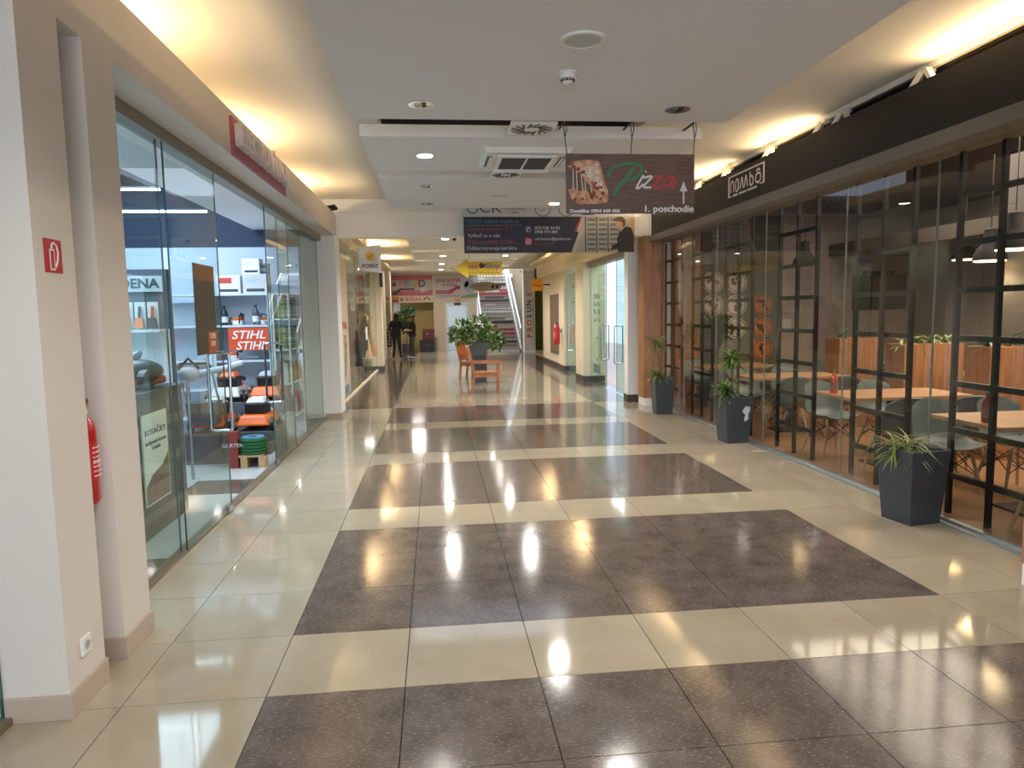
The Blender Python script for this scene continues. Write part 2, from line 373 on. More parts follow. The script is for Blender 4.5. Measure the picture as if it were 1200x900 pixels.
# neighbouring glass before the first pillar (only a sliver shows)
pane_x('window_4', -1.03, -6, -0.07, 0.02, 2.9, G_CLEAR, 'dark shop window before the white pillar')
struct('trim_1', MB().box(-1.07, -0.99, -6, -0.07, 0, 0.03), mat('floor_rail', '#8d7f6c'), 'metal floor rail before the white pillar')
struct('wall_neighbour', MB().box(-6, -1.26, -0.02, 0.10, 0, 3.5), WALL, 'partition between the two shops on the side of the outlet')
# garden shop shell
NAVY = mat('navy_wall', '#26344a', 0.7)
struct('wall_shop_back', MB().box(-6, -1.12, 7.4, 7.52, 0, 2.62), mat('shop_wall', '#bccbdf', 0.6), 'pale blue back wall of the garden shop')
struct('wall_shop_back', MB().box(-6, -1.12, 7.4, 7.52, 2.62, 3.9), NAVY, 'navy band at the top of the garden shop back wall')
struct('wall_shop_side', MB().box(-6.1, -6, -6, 8.6, 0, 3.9), mat('shop_wall', '#cfd9e4'), 'side wall of the garden shop')
struct('ceiling_shop', MB().box(-6.1, -1.72, -6, 8.6, 3.8, 3.92), NAVY, 'dark blue open ceiling of the garden shop')
struct('ceiling_shop', MB().box(-1.53, -1.11, 0.1, 7.4, 2.86, 2.95).box(-1.72, -1.53, 0.1, 7.4, 2.86, 3.92), WALLW, 'white bulkhead inside the garden shop glass')
# ------------------------------------------------------------------ right side (restaurant front)
RX = 4.65
fb = struct('wall_right_fascia', MB().box(4.45, 4.60, -6, 9.28, 2.905, 3.32), FASC, 'long black fascia board of the restaurant')
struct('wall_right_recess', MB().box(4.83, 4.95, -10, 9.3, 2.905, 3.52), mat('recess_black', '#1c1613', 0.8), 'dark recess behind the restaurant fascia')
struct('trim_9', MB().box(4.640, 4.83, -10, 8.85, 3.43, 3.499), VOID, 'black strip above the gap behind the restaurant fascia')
struct('trim_2', MB().box(4.60, 4.638, -10, 8.85, 3.45, 3.499), WHITEP, 'white track rail along the ceiling edge above the fascia')
struct('trim_3', MB().box(4.45, 4.83, 0.2, 8.95, 2.80, 2.905), mat('grey_header', '#78736a', 0.5), 'grey header strip between fascia and restaurant glass')
struct('trim_4', MB().box(4.55, 4.66, 0.66, 8.93, 0.0, 0.012).box(4.60, 4.645, 0.66, 8.93, 0.012, 0.03), ALU, 'aluminium floor rail of the restaurant glass')
gy = [0.66, 2.156, 3.383, 5.026, 6.489, 7.75, 8.93]
gl_lab = ['beside the near wooden pillar', 'behind the nearest planter', 'in front of the television', 'behind the planter with the torn sticker', 'in front of the round wall plates', 'beside the far wooden pillar']
for k in range(6):
    pane_x('window_%d' % (5+k), RX, gy[k]+0.004, gy[k+1]-0.004, 0.03, 2.80, G_TINT, 'smoky restaurant glass pane '+gl_lab[k], em=G_EDGE2)
struct('wall_right', MB().box(4.17, 4.66, 0.2, 0.68, 0.13, 2.905), WOODPK, 'near wooden pillar of the restaurant')
struct('baseboard_right', MB().box(4.175, 4.66, 0.205, 0.675, 0, 0.13), WHITEP, 'white plinth of the near wooden pillar')
wp = MB(); wp.box(4.36, 4.70, 8.93, 9.28, 0.13, 2.905)
cp = struct('wall_right', wp, WOODPK, 'far wooden pillar of the restaurant')
for k in range(2): MB().box(4.345, 4.36, 8.93+0.176*k, 9.10+0.178*k, 0.13, 3.45).build('plank', WOODP, cp, bevel=0.002)
MB().box(4.352, 4.50, 8.915, 8.93, 0.13, 2.905).build('plank', WOODPK, cp, bevel=0.002)
MB().box(4.503, 4.64, 8.915, 8.93, 0.13, 2.80).build('plank', WOODPK, cp, bevel=0.002)
struct('baseboard_right', MB().box(4.352, 4.66, 8.92, 9.28, 0, 0.13), WHITEP, 'white plinth of the far wooden pillar')
# restaurant shell
struct('wall_restaurant_back', MB().box(9.4, 9.5, -6, 9.3, 0, 3.5), CONC, 'grey plaster back wall of the restaurant')
we = struct('wall_restaurant_end', MB().box(4.95, 9.5, 9.28, 9.4, 0, 3.5), CONCD, 'end wall of the restaurant carrying the round plates')
struct('wall_restaurant_front', MB().box(4.7, 9.5, -6.1, -6, 0, 3.5), CONCD, 'entrance side wall of the restaurant')
struct('ceiling_restaurant', MB().box(4.95, 9.5, -6, 9.3, 3.3, 3.4), mat('restaurant_ceiling', '#3d3733', 0.8), 'dark ceiling of the restaurant')
struct('wall_restaurant_soffit', MB().box(7.8, 9.4, 2.0, 9.28, 2.55, 2.75), mat('beam_grey', '#57504a', 0.8), 'grey dropped beam inside the restaurant')
struct('wall_restaurant_column', MB().box(7.1, 7.55, 4.02, 4.46, 0, 3.3), CONCD, 'grey square column inside the restaurant')
wc = struct('wall_restaurant_cladding', MB().box(5.0, 5.45, 9.22, 9.28, 0, 3.3), WOODP, 'wooden cladding at the end of the restaurant')
for k in range(3): MB().box(5.0+0.15*k, 5.147+0.15*k, 9.20, 9.22, 0, 3.3).build('plank', WOODPK if k % 2 else WOODP, wc)
# ------------------------------------------------------------------ far left (boutique) and far right
struct('wall_left_pillar', MB().box(-1.35, -0.80, 18.5, 19.1, 0, 3.45), CREAM, 'cream pillar at the end of the boutique window')
struct('baseboard_left', MB().box(-1.36, -0.79, 18.49, 19.11, 0, 0.12), BASED, 'dark baseboard of the cream pillar')
struct('wall_left_boutique', MB().box(-1.3, -0.82, 9.12, 18.5, 2.95, 3.45), CREAM, 'cream fascia above the boutique window')
struct('wall_left_boutique', MB().box(-4.0, -3.9, 8.6, 19.1, 0, 3.45).box(-3.9, -1.3, 18.9, 19.1, 0, 3.45), CREAM, 'inner walls of the boutique')
struct('ceiling_boutique', MB().box(-4, -1.3, 9.1, 19, 3.3, 3.4), CREAM, 'ceiling of the boutique')
struct('wall_divider', MB().box(-6, -1.3, 8.6, 8.72, 0, 3.5), WALLW, 'wall between garden shop and boutique')
by = [9.12, 11.7, 13.3, 15.0, 16.8, 18.5]
bl = ['with the red lettering sticker', 'with the dark dress behind it', 'with the pink banner behind it', 'with the beige coat behind it', 'against the cream pillar']
for k in range(5): pane_x('window_%d' % (11+k), -0.98, by[k]+0.01, by[k+1]-0.01, 0.05, 2.95, G_CLEAR, 'boutique glass pane '+bl[k])
struct('trim_5', MB().box(-1.02, -0.95, 9.12, 18.5, 0, 0.03), CREAM, 'white floor rail of the boutique window')
struct('wall_left_far', MB().box(-1.4, -1.08, 19.1, 29.2, 0, 3.45), CREAM, 'cream wall behind the two women')
fw = MB(); fw.box(-1.4, 2.65, 29.0, 29.2, 2.16, 3.6); fw.box(0.72, 1.24, 29.0, 29.2, 0, 2.16); fw.box(2.30, 2.65, 29.0, 29.2, 0, 2.16)
struct('wall_far', fw, mat('far_wall_paint', '#c9b8a4', 0.7), 'far wall with nursery posters and lift')
struct('wall_far_alcove', MB().box(-1.4, 0.74, 30.0, 30.1, 0, 2.4).box(0.72, 0.76, 29.2, 30.0, 0, 2.2), mat('olive_wall', '#b39a5e', 0.7), 'olive yellow alcove wall behind the two women')
struct('ceiling_alcove', MB().box(-1.4, 0.74, 29.2, 30.1, 2.16, 2.3), CREAM, 'ceiling of the olive alcove')
struct('wall_lift_shaft', MB().box(1.2, 2.36, 29.6, 29.7, 0, 2.3), mat('lift_dark', '#5c666c', 0.4), 'back of the lift recess')
struct('wall_stairwell', MB().box(2.60, 2.66, 29.2, 36, 0, 6.5).box(2.6, 4.85, 36, 36.1, 3.5, 6.5), WALLW, 'white walls of the bright stairwell')
struct('wall_stairwell', MB().box(4.75, 4.85, 27.5, 36, 0, 6.5), mat('stair_side_wall', '#8a7d5c', 0.7), 'olive beige side wall of the stairwell behind the lettered column')
struct('wall_left_pier', MB().box(-1.10, -0.895, 24.62, 25.0, 0, 3.45), CREAM, 'narrow cream pier carrying the vertical sign')
pr_ = struct('wall_right_column', MB().box(4.42, 4.88, 26.2, 26.7, 0, 3.45), WALLW, 'white column with the vertical orange and black lettering')
struct('wall_right_far', MB().box(6.1, 6.2, 20.5, 29.1, 0, 3.6).box(4.85, 6.1, 29.0, 29.1, 0, 3.6).box(4.75, 6.1, 20.6, 20.7, 2.7, 3.45).box(4.6, 6.2, 26.6, 29.1, 3.45, 3.6), mat('olive_green_wall', '#7d7a33', 0.7), 'olive green wall beyond the lettered column')
# far right facade: columns, recesses, cornice
struct('wall_right_cornice', MB().box(4.22, 4.75, 9.30, 21.0, 2.78, 3.45), CREAM, 'cream cornice above the far right doors')
for y0, y1, lab, m in ((9.5, 9.75, 'white column beside the far wooden pillar', WALLW), (13.4, 14.3, 'white column between the two glass doors', CREAM), (16.7, 17.5, 'narrow column beside the wall extinguisher', CREAM)):
    struct('wall_right_column', MB().box(4.22 if y0 < 16 else 4.36, 4.75, y0, y1, 0, 2.78), m, lab)
    struct('baseboard_right', MB().box(4.21 if y0 < 16 else 4.35, 4.74, y0-0.01, y1+0.01, 0, 0.13), BASED, 'dark baseboard of the '+lab)
struct('wall_right_panel', MB().box(4.42, 4.75, 17.5, 21.0, 0, 2.78), CREAM, 'cream wall carrying the brown framed panel')
struct('baseboard_right', MB().box(4.40, 4.74, 17.5, 21.0, 0, 0.13), BASED, 'dark baseboard under the brown framed panel')
struct('trim_6', MB().box(4.33, 4.50, 9.75, 13.4, 2.66, 2.78), GREYM, 'grey header above the open glass double door')
struct('wall_far_shop', MB().box(6.3, 6.4, 9.3, 17, 0, 3.4).box(5.05, 5.15, 9.5, 10.4, 0, 2.9).box(4.75, 7, 9.3, 9.4, 0, 3.4), mat('blue_white_wall', '#dfe8f0', 0.6), 'bright white wall inside the far right shop')
struct('ceiling_far_shop', MB().box(4.75, 6.4, 9.3, 17, 3.3, 3.4), WALLW, 'ceiling of the far right shop')
def glass_door_r(name, label, x, y0, y1, hy, z1=2.66):
    d = pane_x(name, x, y0, y1, 0.015, z1, G_GREEN, label); handle_loop(d, hy, x, w=0.085, z0=0.6, z1=1.35); return d
G_GREEN = glass_mat('greenish_glass', (0.80, 0.92, 0.88, 1))
glass_door_r('door_3', 'greenish glass door leaf with dark opening-hours print', 4.40, 11.85, 13.38, 12.0)
glass_door_r('door_4', 'greenish glass door leaf beside the white column', 4.40, 9.77, 11.0, 10.85)
glass_door_r('door_5', 'narrow glass door between the two cream columns', 4.44, 14.32, 16.68, 16.1)

# ------------------------------------------------------------------ lamps of the arcade
SHADE = mat('lamp_housing', '#dcd8d0', 0.4)
LEDW = mat('warm_led', '#ffd9a0', 0.4, emit=14, ecol='#ffd59a')
LEDN = mat('white_led', '#ffffff', 0.4, emit=9, ecol='#fff6e6')
def uplight(y, x, z, label, power=42, tilt=0.0, L=1.1):
    t = thing('uplight', label, 'lamp', (x, y, z), group='uplights hidden on the shop fascias')
    hw_ = 0.03 if power < 15 else 0.07; hz_ = 0.02 if power < 15 else 0.045
    MB().box(-hw_, hw_, -L/2, L/2, 0, hz_).build('housing', SHADE, t)
    MB().box(-hw_+0.01, hw_-0.01, -L/2+0.02, L/2-0.02, hz_+0.0005, hz_+0.003).build('lens', mat('warm_lens', '#ffd9a0', 0.4, emit=2.0, ecol='#ffd59a'), t)
    l = area('uplight_lamp', (0, 0, hz_+0.02), 0.12 if power > 15 else 0.03, L-0.05, power, WARM, (0, PI-tilt, 0)); l.parent = t
for y in (-3.2, -0.8, 1.5, 4.4, 7.3): uplight(y, -1.42, 3.0, 'warm uplight in the garden shop fascia trough, '+{-3.2: 'at the entrance end', -0.8: 'above the fire sign pillar', 1.5: 'above the first glass pane', 4.4: 'above the raised-letter sign', 7.3: 'beside the cross beam'}[y], 24 if y < 7 else 34, -0.75, 0.9)
for y in (-3.2, -0.9, 1.5, 4.4, 6.4, 8.1): uplight(y, 4.56, 3.321, 'warm uplight lying on the black restaurant fascia, '+{-3.2: 'at its entrance end', -0.9: 'before the near wooden pillar', 1.5: 'above the near wooden pillar', 4.4: 'on the entrance side of the logo', 6.4: 'just past the logo', 8.1: 'above the far wooden pillar'}[y], 7.5, 1.15, 1.3)
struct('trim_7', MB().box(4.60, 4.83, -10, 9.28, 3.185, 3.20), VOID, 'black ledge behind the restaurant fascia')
def downlight(x, y, z, lit, label, group='ceiling downlights', power=20):
    t = thing('downlight', label, 'lamp', (x, y, z), group=group)
    MB().ring(0, 0, 0.062, 0.085, -0.006, 0.002, 24).build('trim_ring', CHROME, t)
    MB().lathe([(0.064, -0.004), (0.034, -0.001)], 20, capb=False).build('reflector', CHROME if not lit else LEDN, t, smooth=True)
    MB().box(0.0, 0.03, -0.045, 0.045, -0.008, -0.001).build('reflector_slab', LEDN if lit else BLACK, t); MB().box(-0.045, -0.005, -0.03, 0.03, -0.008, -0.001).build('louvre', LEDN if lit else STEEL, t)  # unlit: black and steel slabs paint the chrome's dark and bright reflections
    if lit:
        MB().disc(0, 0, 0.066, -0.010, -0.008, 20).build('diffuser', LEDN, t)
        l = bpy.data.lights.new('downlight_lamp', 'SPOT'); l.energy = power; l.color = NEUT; l.spot_size = 2.8; l.spot_blend = 0.5; l.shadow_soft_size = 0.08
        o = bpy.data.objects.new('downlight_lamp', l); C.objects.link(o); o.parent = t; o.location = (0, 0, -0.02)
    return t
downlight(0.727, 1.756, PZ, False, 'unlit chrome downlight on the left of the speaker panel')
downlight(2.451, 1.794, PZ, False, 'unlit chrome downlight above the pizza sign')
downlight(0.728, 3.26, PZ, True, 'lit round downlight beside the air conditioner', power=120)
downlight(2.45, 3.26, PZ, True, 'added lit round downlight on the air conditioner panel behind the pizza sign', power=120)  # hidden downlight, added to brighten the beam and far column
downlight(0.735, 4.74, PZ, False, 'unlit chrome downlight on the third ceiling panel, nearer the air conditioner')
downlight(0.722, 5.98, PZ, False, 'unlit chrome downlight on the third ceiling panel, nearer the cross beam')
downlight(2.30, 5.95, PZ, True, 'lit downlight above the dark hanging sign', power=120)
downlight(0.73, -1.6, PZ, True, 'added fill downlight out of view over the entrance end of the arcade', power=110)  # this and the next downlight are unseen, added as fill
downlight(2.45, -1.6, PZ, True, 'added fill downlight out of view over the entrance end, restaurant side', power=110)
FW = {10.3: 'just past the cross beam', 14.2: 'above the wooden armchairs', 16.9: 'on the third panel past the cross beam', 19.4: 'on the last panel before the nursery wall'}
for (x, y) in ((1.0, 10.3), (1.0, 14.2), (1.0, 16.9), (1.0, 19.4)): downlight(x, y, 3.02, True, 'lit downlight on the boutique side, '+FW[y], 'far downlights past the cross beam', 120)
for (x, y) in ((2.5, 10.3), (2.5, 14.2), (2.5, 16.9), (2.5, 19.4)): downlight(x, y, 3.02, True, 'lit downlight on the glass door side, '+FW[y], 'far downlights past the cross beam', 120)
for y in (11.5, 15.5, 20.0): uplight(y, -0.74, 3.18 if y < 18 else 3.2, 'warm uplight on the ledge, '+{11.5: 'above the boutique flag', 15.5: 'above the boutique coats', 20.0: 'past the cream pillar'}[y], 30, -0.4)
for y in (12.5, 17.0): uplight(y, 4.06, 3.24, 'warm uplight on the cream cornice, '+('above the greenish glass doors' if y < 15 else 'above the brown framed panel'), 45, 0.4)
struct('trim_8', MB().box(3.94, 4.22, 9.4, 20.8, 3.18, 3.24), CREAM, 'cream light ledge on the cornice')
struct('trim_8', MB().box(-0.82, -0.66, 9.5, 18.4, 3.12, 3.18), CREAM, 'cream light ledge above the boutique window')
struct('trim_8', MB().box(-1.3, -0.66, 19.1, 22, 3.14, 3.2), CREAM, 'cream light ledge on the wall behind the women')
# ceiling speaker, smoke detector
t = thing('ceiling_speaker', 'round white ceiling speaker on the long ceiling panel', 'speaker', (1.549, 0.606, PZ))
MB().ring(0, 0, 0.095, 0.115, -0.012, 0, 28).build('rim', WHITE, t); MB().disc(0, 0, 0.096, -0.008, 0, 28).build('grille', mat('speaker_grille', '#bfc2bb', 0.7), t)
t = thing('smoke_detector', 'small white smoke detector beside the ceiling speaker', 'detector', (1.564, 1.10, PZ))
MB().lathe([(0.055, 0), (0.055, -0.012)], 20).build('base', WHITE, t); MB().lathe([(0.048, -0.012), (0.046, -0.035), (0.036, -0.04)], 20).build('body', WHITE, t, smooth=True)
m_ = MB()
for k in range(10): a = k*2*PI/10; m_.cbox((0.037*math.cos(a), 0.037*math.sin(a), -0.046), (0.006, 0.006, 0.014))
m_.build('vane', BLACK, t); MB().lathe([(0.034, -0.053), (0.028, -0.06), (0.012, -0.064)], 18).build('cap', WHITE, t, smooth=True)
# thin light slots in the ceilings
tag(MB().box(-0.11, 0.11, -0.012, 0.012, -0.004, 0).build('ceiling_slot', WHITEP, loc=(3.27, 2.05, 3.5)), 'thin white slot cover in the warm ceiling above the fascia', 'slot')
tag(MB().box(-0.09, 0.09, -0.012, 0.012, -0.004, 0).build('ceiling_slot', mat('slot_grey', '#9a958c'), loc=(1.55, 5.35, PZ)), 'thin grey slot cover on the third ceiling panel', 'slot')
# swirl vents in the gaps
def swirl(x0, x1, y0, y1, label):
    t = thing('swirl_vent', label, 'vent', ((x0+x1)/2, (y0+y1)/2, PZ+0.0), group='swirl air vents between ceiling panels')
    a, b = (x1-x0)/2, (y1-y0)/2
    MB().box(-a, a, -b, b, 0.0, 0.02).build('plate', WHITEP, t)
    m = MB()
    for k in range(16):
        an = k*2*PI/16+0.15; R1 = min(a, b)*0.35; R2 = min(a, b)*0.92
        if k % 2: R1 *= 1.2
        m.bar((R1*math.cos(an), R1*math.sin(an), -0.0015), (R2*math.cos(an+0.5), R2*math.sin(an+0.5), -0.0015), 0.018, 0.003)
    m.build('slots', BLACK, t)
    for s in (-1, 1): MB().box(s*a*0.9-0.006, s*a*0.9+0.006, -0.006, 0.006, 0.02, 0.98).build('hanger', BLACKM, t)
swirl(1.36, 1.70, 2.20, 2.54, 'square swirl vent in the gap before the air conditioner')
swirl(1.36, 1.66, 3.97, 4.27, 'square swirl vent in the gap behind the air conditioner')
# air conditioner
t = thing('air_conditioner', 'white four-way ceiling cassette air conditioner', 'air conditioner', (1.585, 3.30, PZ))
MB().frustum(0, 0, -0.04, 0, 0.345, 0.345, 0.375, 0.375).build('panel', WHITE, t, bevel=0.004)
MB().box(-0.25, 0.25, -0.29, 0.25, -0.062, -0.045).build('grille_frame', WHITE, t)
m = MB()
for k in range(16): yy = -0.24+0.029*k; m.box(-0.21, 0.21, yy, yy+0.013, -0.066, -0.0615)
m.build('grille_gap', BLACK, t)
MB().box(-0.008, 0.008, -0.25, 0.21, -0.070, -0.062).build('grille_rib', WHITE, t); MB().box(-0.25, 0.25, 0.215, 0.27, -0.085, -0.045).build('front_flap', WHITE, t)
for sx in (-1, 1):
    MB().box(sx*0.315-0.02, sx*0.315+0.02, -0.2, 0.2, -0.048, -0.044).build('air_outlet', BLACK, t)
    MB().box(sx*0.31-0.006, sx*0.31+0.014, -0.2, 0.2, -0.052, -0.046).build('louvre', WHITE, t)
# track spotlights on the right (pairs of flat heads hanging from the rail)
def spot(y, label, single=False):
    t = thing('track_spotlight', label, 'spotlight', (4.585, y, 3.455), group='white track spotlights above the restaurant fascia')
    MB().box(-0.02, 0.05, -0.05, 0.05, -0.03, 0).build('adapter', WHITEP, t)
    for s in ((1,) if single else (-1, 1)):
        p0 = Vector((-0.005, s*0.03, -0.015)); d = Vector((-0.05, s*0.13, -0.18 if s > 0 else -0.11))
        m = MB(); m.bar(p0, p0+d, 0.04, 0.05); m.build('lamp_head', WHITEP, t)
        MB().bar(p0+d*0.985, p0+d*1.01, 0.034, 0.044).build('lens', mat('spot_lens', '#555047', 0.2), t)
for y, lab in ((2.27, 'white twin track spotlight above the second restaurant pane'), (3.38, 'white twin track spotlight above the television end of the fascia'), (4.82, 'white twin track spotlight right of the restaurant logo'), (6.0, 'white twin track spotlight left of the restaurant logo'), (7.0, 'white twin track spotlight behind the pizza sign')): spot(y, lab)
spot(3.72, 'single white track spotlight beside a twin one', True)
# small dark spotlights on the trough at the far left corner
t = thing('track_spotlight', 'small dark spotlight sticking out of the trough at the cross beam', 'spotlight', (-0.80, 8.3, 3.26))
MB().box(-0.03, 0.03, -0.2, 0.2, 0, 0.02).build('rail', BLACKM, t)
for k in (-0.12, 0.1): MB().bar((0.0, k, 0.02), (0.10, k+0.08, 0.05), 0.05, 0.05).build('lamp_head', BLACKM, t)

# ------------------------------------------------------------------ things on the left pillars
def extinguisher(label, loc, rotz=0, s=1.0, bracket=True):
    t = thing('fire_extinguisher', label, 'extinguisher', loc, rotz)
    r = 0.066*s
    MB().lathe([(r*0.8, 0), (r, 0.02*s), (r, 0.34*s), (r*0.93, 0.37*s), (r*0.7, 0.40*s), (r*0.35, 0.42*s)], 24).build('cylinder', RED, t, smooth=True)
    lb = MB().lathe([(r*1.008, 0.12*s), (r*1.008, 0.29*s)], 24, capb=False, capt=False).build('label', mat('ext_label', '#c22a30', 0.4), t, smooth=True)
    m = MB()
    for k in range(7):
        for a in range(5):
            an = -1.9+a*0.28; p = Vector((r*1.012*math.cos(an), r*1.012*math.sin(an), (0.135+0.022*k)*s))
            m.cbox(p, (0.012*s, 0.006*s, (0.006 if k != 3 else 0.014)*s))
    m.build('print', pm('#e8d8d4'), lb)
    MB().lathe([(r*0.34, 0.42*s), (r*0.34, 0.445*s), (r*0.2, 0.45*s)], 14).build('valve', mat('valve_dark', '#3a332e', 0.4, metal=0.5), t, smooth=True)
    m = MB(); m.bar((0, 0, 0.45*s), (r*1.2, 0, 0.475*s), 0.016*s, 0.022*s); m.build('handle', mat('handle_dark', '#7a1f1c', 0.4), t)
    m = MB(); m.bar((0, 0, 0.435*s), (r*1.1, 0, 0.43*s), 0.012*s, 0.02*s); m.build('lever', mat('valve_dark', '#3a332e'), t)
    MB().disc(0, 0, 0.018*s, 0, 0.008*s, 14).build('gauge', WHITE, t, loc=(0, -r*0.36, 0.432*s), rot=(PI/2, 0, 0))
    MB().tube([(-r*0.3, 0, 0.435*s), (-r*0.9, 0, 0.42*s), (-r*1.12, 0, 0.34*s), (-r*1.12, 0, 0.12*s)], 0.010*s, 8).build('hose', BLACK, t, smooth=True)
    if bracket: MB().box(-0.02*s, 0.02*s, r*0.9, r*1.0+0.045*s, 0.25*s, 0.33*s).build('bracket', STEEL, t)
    return t
extinguisher('red fire extinguisher hanging in the niche between the white pillars', (-0.858, 0.375, 0.795), rotz=PI/2)
MB_ = None
t = thing('fire_sign', 'red fire extinguisher sign on the white pillar', 'sign', (-0.77, 0.083, 1.907), FACE_RIGHT)
MB().box(-0.068, 0.068, -0.068, 0.068, 0, 0.002).build('board', pm('#b01e2a', 0.35), t)
m = MB(); m.box(-0.028, 0.010, -0.058, 0.028, 0.002, 0.003); m.build('pictogram', pm('#e6dcd8'), t)
m = MB(); m.box(-0.021, 0.003, -0.050, 0.022, 0.003, 0.0035); m.build('pictogram', pm('#b01e2a'), t)
m = MB(); m.tube([(-0.01, 0.03, 0.003), (-0.012, 0.045, 0.003), (0.005, 0.055, 0.003), (0.026, 0.045, 0.003), (0.036, 0.015, 0.003), (0.028, -0.02, 0.003), (0.012, -0.045, 0.003)], 0.004, 6); m.build('pictogram', pm('#e6dcd8'), t)
t = thing('power_outlet', 'white wall power outlet low on the pillar', 'outlet', (-0.77, 0.087, 0.25), FACE_RIGHT)
MB().box(-0.04, 0.04, -0.04, 0.04, 0, 0.012).build('frame', WHITE, t, bevel=0.003); MB().disc(0, 0, 0.021, 0.012, 0.014, 20).build('socket', mat('socket_grey', '#b9b7b2', 0.5), t)
m = MB(); m.disc(-0.009, 0, 0.003, 0.014, 0.0148, 10); m.disc(0.009, 0, 0.003, 0.014, 0.0148, 10); m.build('hole', BLACK, t); MB().tube([(0, 0.012, 0.012), (0, 0.012, 0.026)], 0.0025, 8).build('earth_pin', CHROME, t)
# sign with raised letters on the left fascia
t = thing('shop_sign', 'red sign board with raised white letters on the left fascia', 'sign', (-0.77, 3.84, 3.06), FACE_RIGHT)
MB().box(-0.99, 0.99, -0.155, 0.145, 0, 0.02).build('board', mat('sign_red', '#a8525a', 0.5), t)
sl = text('ELEKTRONÁRADIE', 0.24, mat('sign_letter', '#d9cfcc', 0.4), t, 0.0, 0.01, 0.02, ext=0.03, width=1.86, bold=0.004)

# ------------------------------------------------------------------ hanging signs
SIGNW = mat('sign_wood_print', '#6e5347', 0.45, vary=0.35, scale=7, stretch=(1.2, 9, 1), col2='#4d382f')
t = thing('hanging_sign', 'brown hanging pizza sign with a cheesy slice and an upward arrow', 'sign', (2.285, 2.365, 2.605), FACE_CAM)
MB().box(-0.5, 0.5, -0.222, 0.222, -0.01, 0).build('board', SIGNW, t)
SW = 0.5
m = MB(); m.prism([(-0.485, 0.125), (-0.44, 0.165), (-0.36, 0.178), (-0.255, 0.168), (-0.235, 0.14), (-0.205, 0.02), (-0.175, -0.06), (-0.175, -0.11), (-0.20, -0.145), (-0.25, -0.10), (-0.33, 0.0), (-0.40, 0.09), (-0.455, 0.115)], 0, 0.002)
m.prism([(-0.485, -0.045), (-0.44, -0.03), (-0.40, -0.055), (-0.35, -0.045), (-0.30, -0.09), (-0.25, -0.10), (-0.20, -0.115), (-0.175, -0.10), (-0.18, -0.13), (-0.25, -0.15), (-0.40, -0.15), (-0.455, -0.12)], 0, 0.002)
sl = m.build('pizza_slice', mat('pizza_cheese', '#d8b08c', 0.6, vary=0.5, scale=26, col2='#b06a48'), t)
m = MB(); m.prism([(-0.43, 0.10), (-0.255, 0.155), (-0.225, 0.02), (-0.20, -0.06), (-0.23, -0.06), (-0.32, 0.03)], 0.002, 0.0028); m.build('white_cheese', mat('pizza_white', '#dccfc0', 0.6, vary=0.3, scale=40, col2='#b89a80'), sl)
m = MB()
for k in range(34): 
    a = random.random(); b = random.random(); x = -0.47+0.29*a; y = 0.155-0.27*a*0.9+0.05*(b-0.5) if k % 3 else -0.12+0.05*b
    m.disc(x, y, 0.006+0.010*random.random(), 0.002, 0.0033, 8)
m.build('topping', pm('#8e3a24'), sl)
m = MB()
for x0, x1, y0, y1 in ((-0.445, -0.445, 0.11, -0.04), (-0.42, -0.415, 0.10, -0.05), (-0.385, -0.37, 0.075, -0.05), (-0.355, -0.35, 0.04, -0.06), (-0.31, -0.30, 0.0, -0.09), (-0.26, -0.275, -0.07, -0.10)): m.bar((x0, y0, 0.001), (x1, y1, 0.001), 0.007, 0.002)
m.build('cheese_strand', pm('#d9c3a4'), sl)
# script word
def stroke(parent, pts, wdt, m, z=0.001, name='lettering'):
    b = MB()
    # smooth the polyline, then sweep a flat pen
    P = [Vector((p[0], p[1], 0)) for p in pts]; S = []
    for i in range(len(P)-1):
        a = P[max(i-1, 0)]; p, q = P[i], P[i+1]; d = P[min(i+2, len(P)-1)]
        for k in range(6):
            u = k/6; S.append(0.5*((2*p)+(q-a)*u+(2*a-5*p+4*q-d)*u*u+(3*p-a-3*q+d)*u**3))
    S.append(P[-1])
    b.tube([(s.x, s.y, z) for s in S], wdt/2, 6)
    o = b.build(name, m, parent, smooth=True); o.scale = (1, 1, 0.12); o.location.z = z
    return o
GRN, RD, WT = pm('#2f7a4c'), pm('#b3333c'), pm('#d6d2d0')
stroke(t, [(-0.165, 0.055), (-0.17, 0.085), (-0.12, 0.13), (-0.03, 0.15), (0.06, 0.145), (0.085, 0.115), (0.06, 0.06), (0.0, 0.03), (-0.06, 0.015)], 0.024, GRN)
stroke(t, [(0.02, 0.12), (-0.02, 0.06), (-0.08, 0.0), (-0.115, -0.05), (-0.13, -0.085)], 0.030, GRN)
stroke(t, [(0.10, 0.065), (0.065, 0.01), (0.045, -0.03), (0.065, -0.03), (0.10, 0.0)], 0.018, WT); stroke(t, [(0.115, 0.09), (0.12, 0.095)], 0.018, WT)
stroke(t, [(0.10, 0.045), (0.165, 0.055), (0.10, -0.02), (0.16, -0.025)], 0.018, WT)
stroke(t, [(0.18, 0.05), (0.24, 0.055), (0.18, -0.02), (0.245, -0.025)], 0.022, RD)
stroke(t, [(0.335, 0.05), (0.28, 0.045), (0.26, 0.0), (0.275, -0.022), (0.305, 0.0), (0.34, 0.05), (0.315, -0.01), (0.33, -0.022), (0.36, 0.02)], 0.02, RD)
m = MB(); m.ring(0.425, 0.135, 0.062, 0.067, 0, 0.0015, 28); m.build('stamp', pm('#33241d'), t)
for k, (s, yy) in enumerate((('ORIGINAL', 0.16), ('PIZZERIA', 0.135), ('SINCE', 0.11))): text(s, 0.022, pm('#3d2b23'), t, 0.425, yy, 0, ext=0.0006)
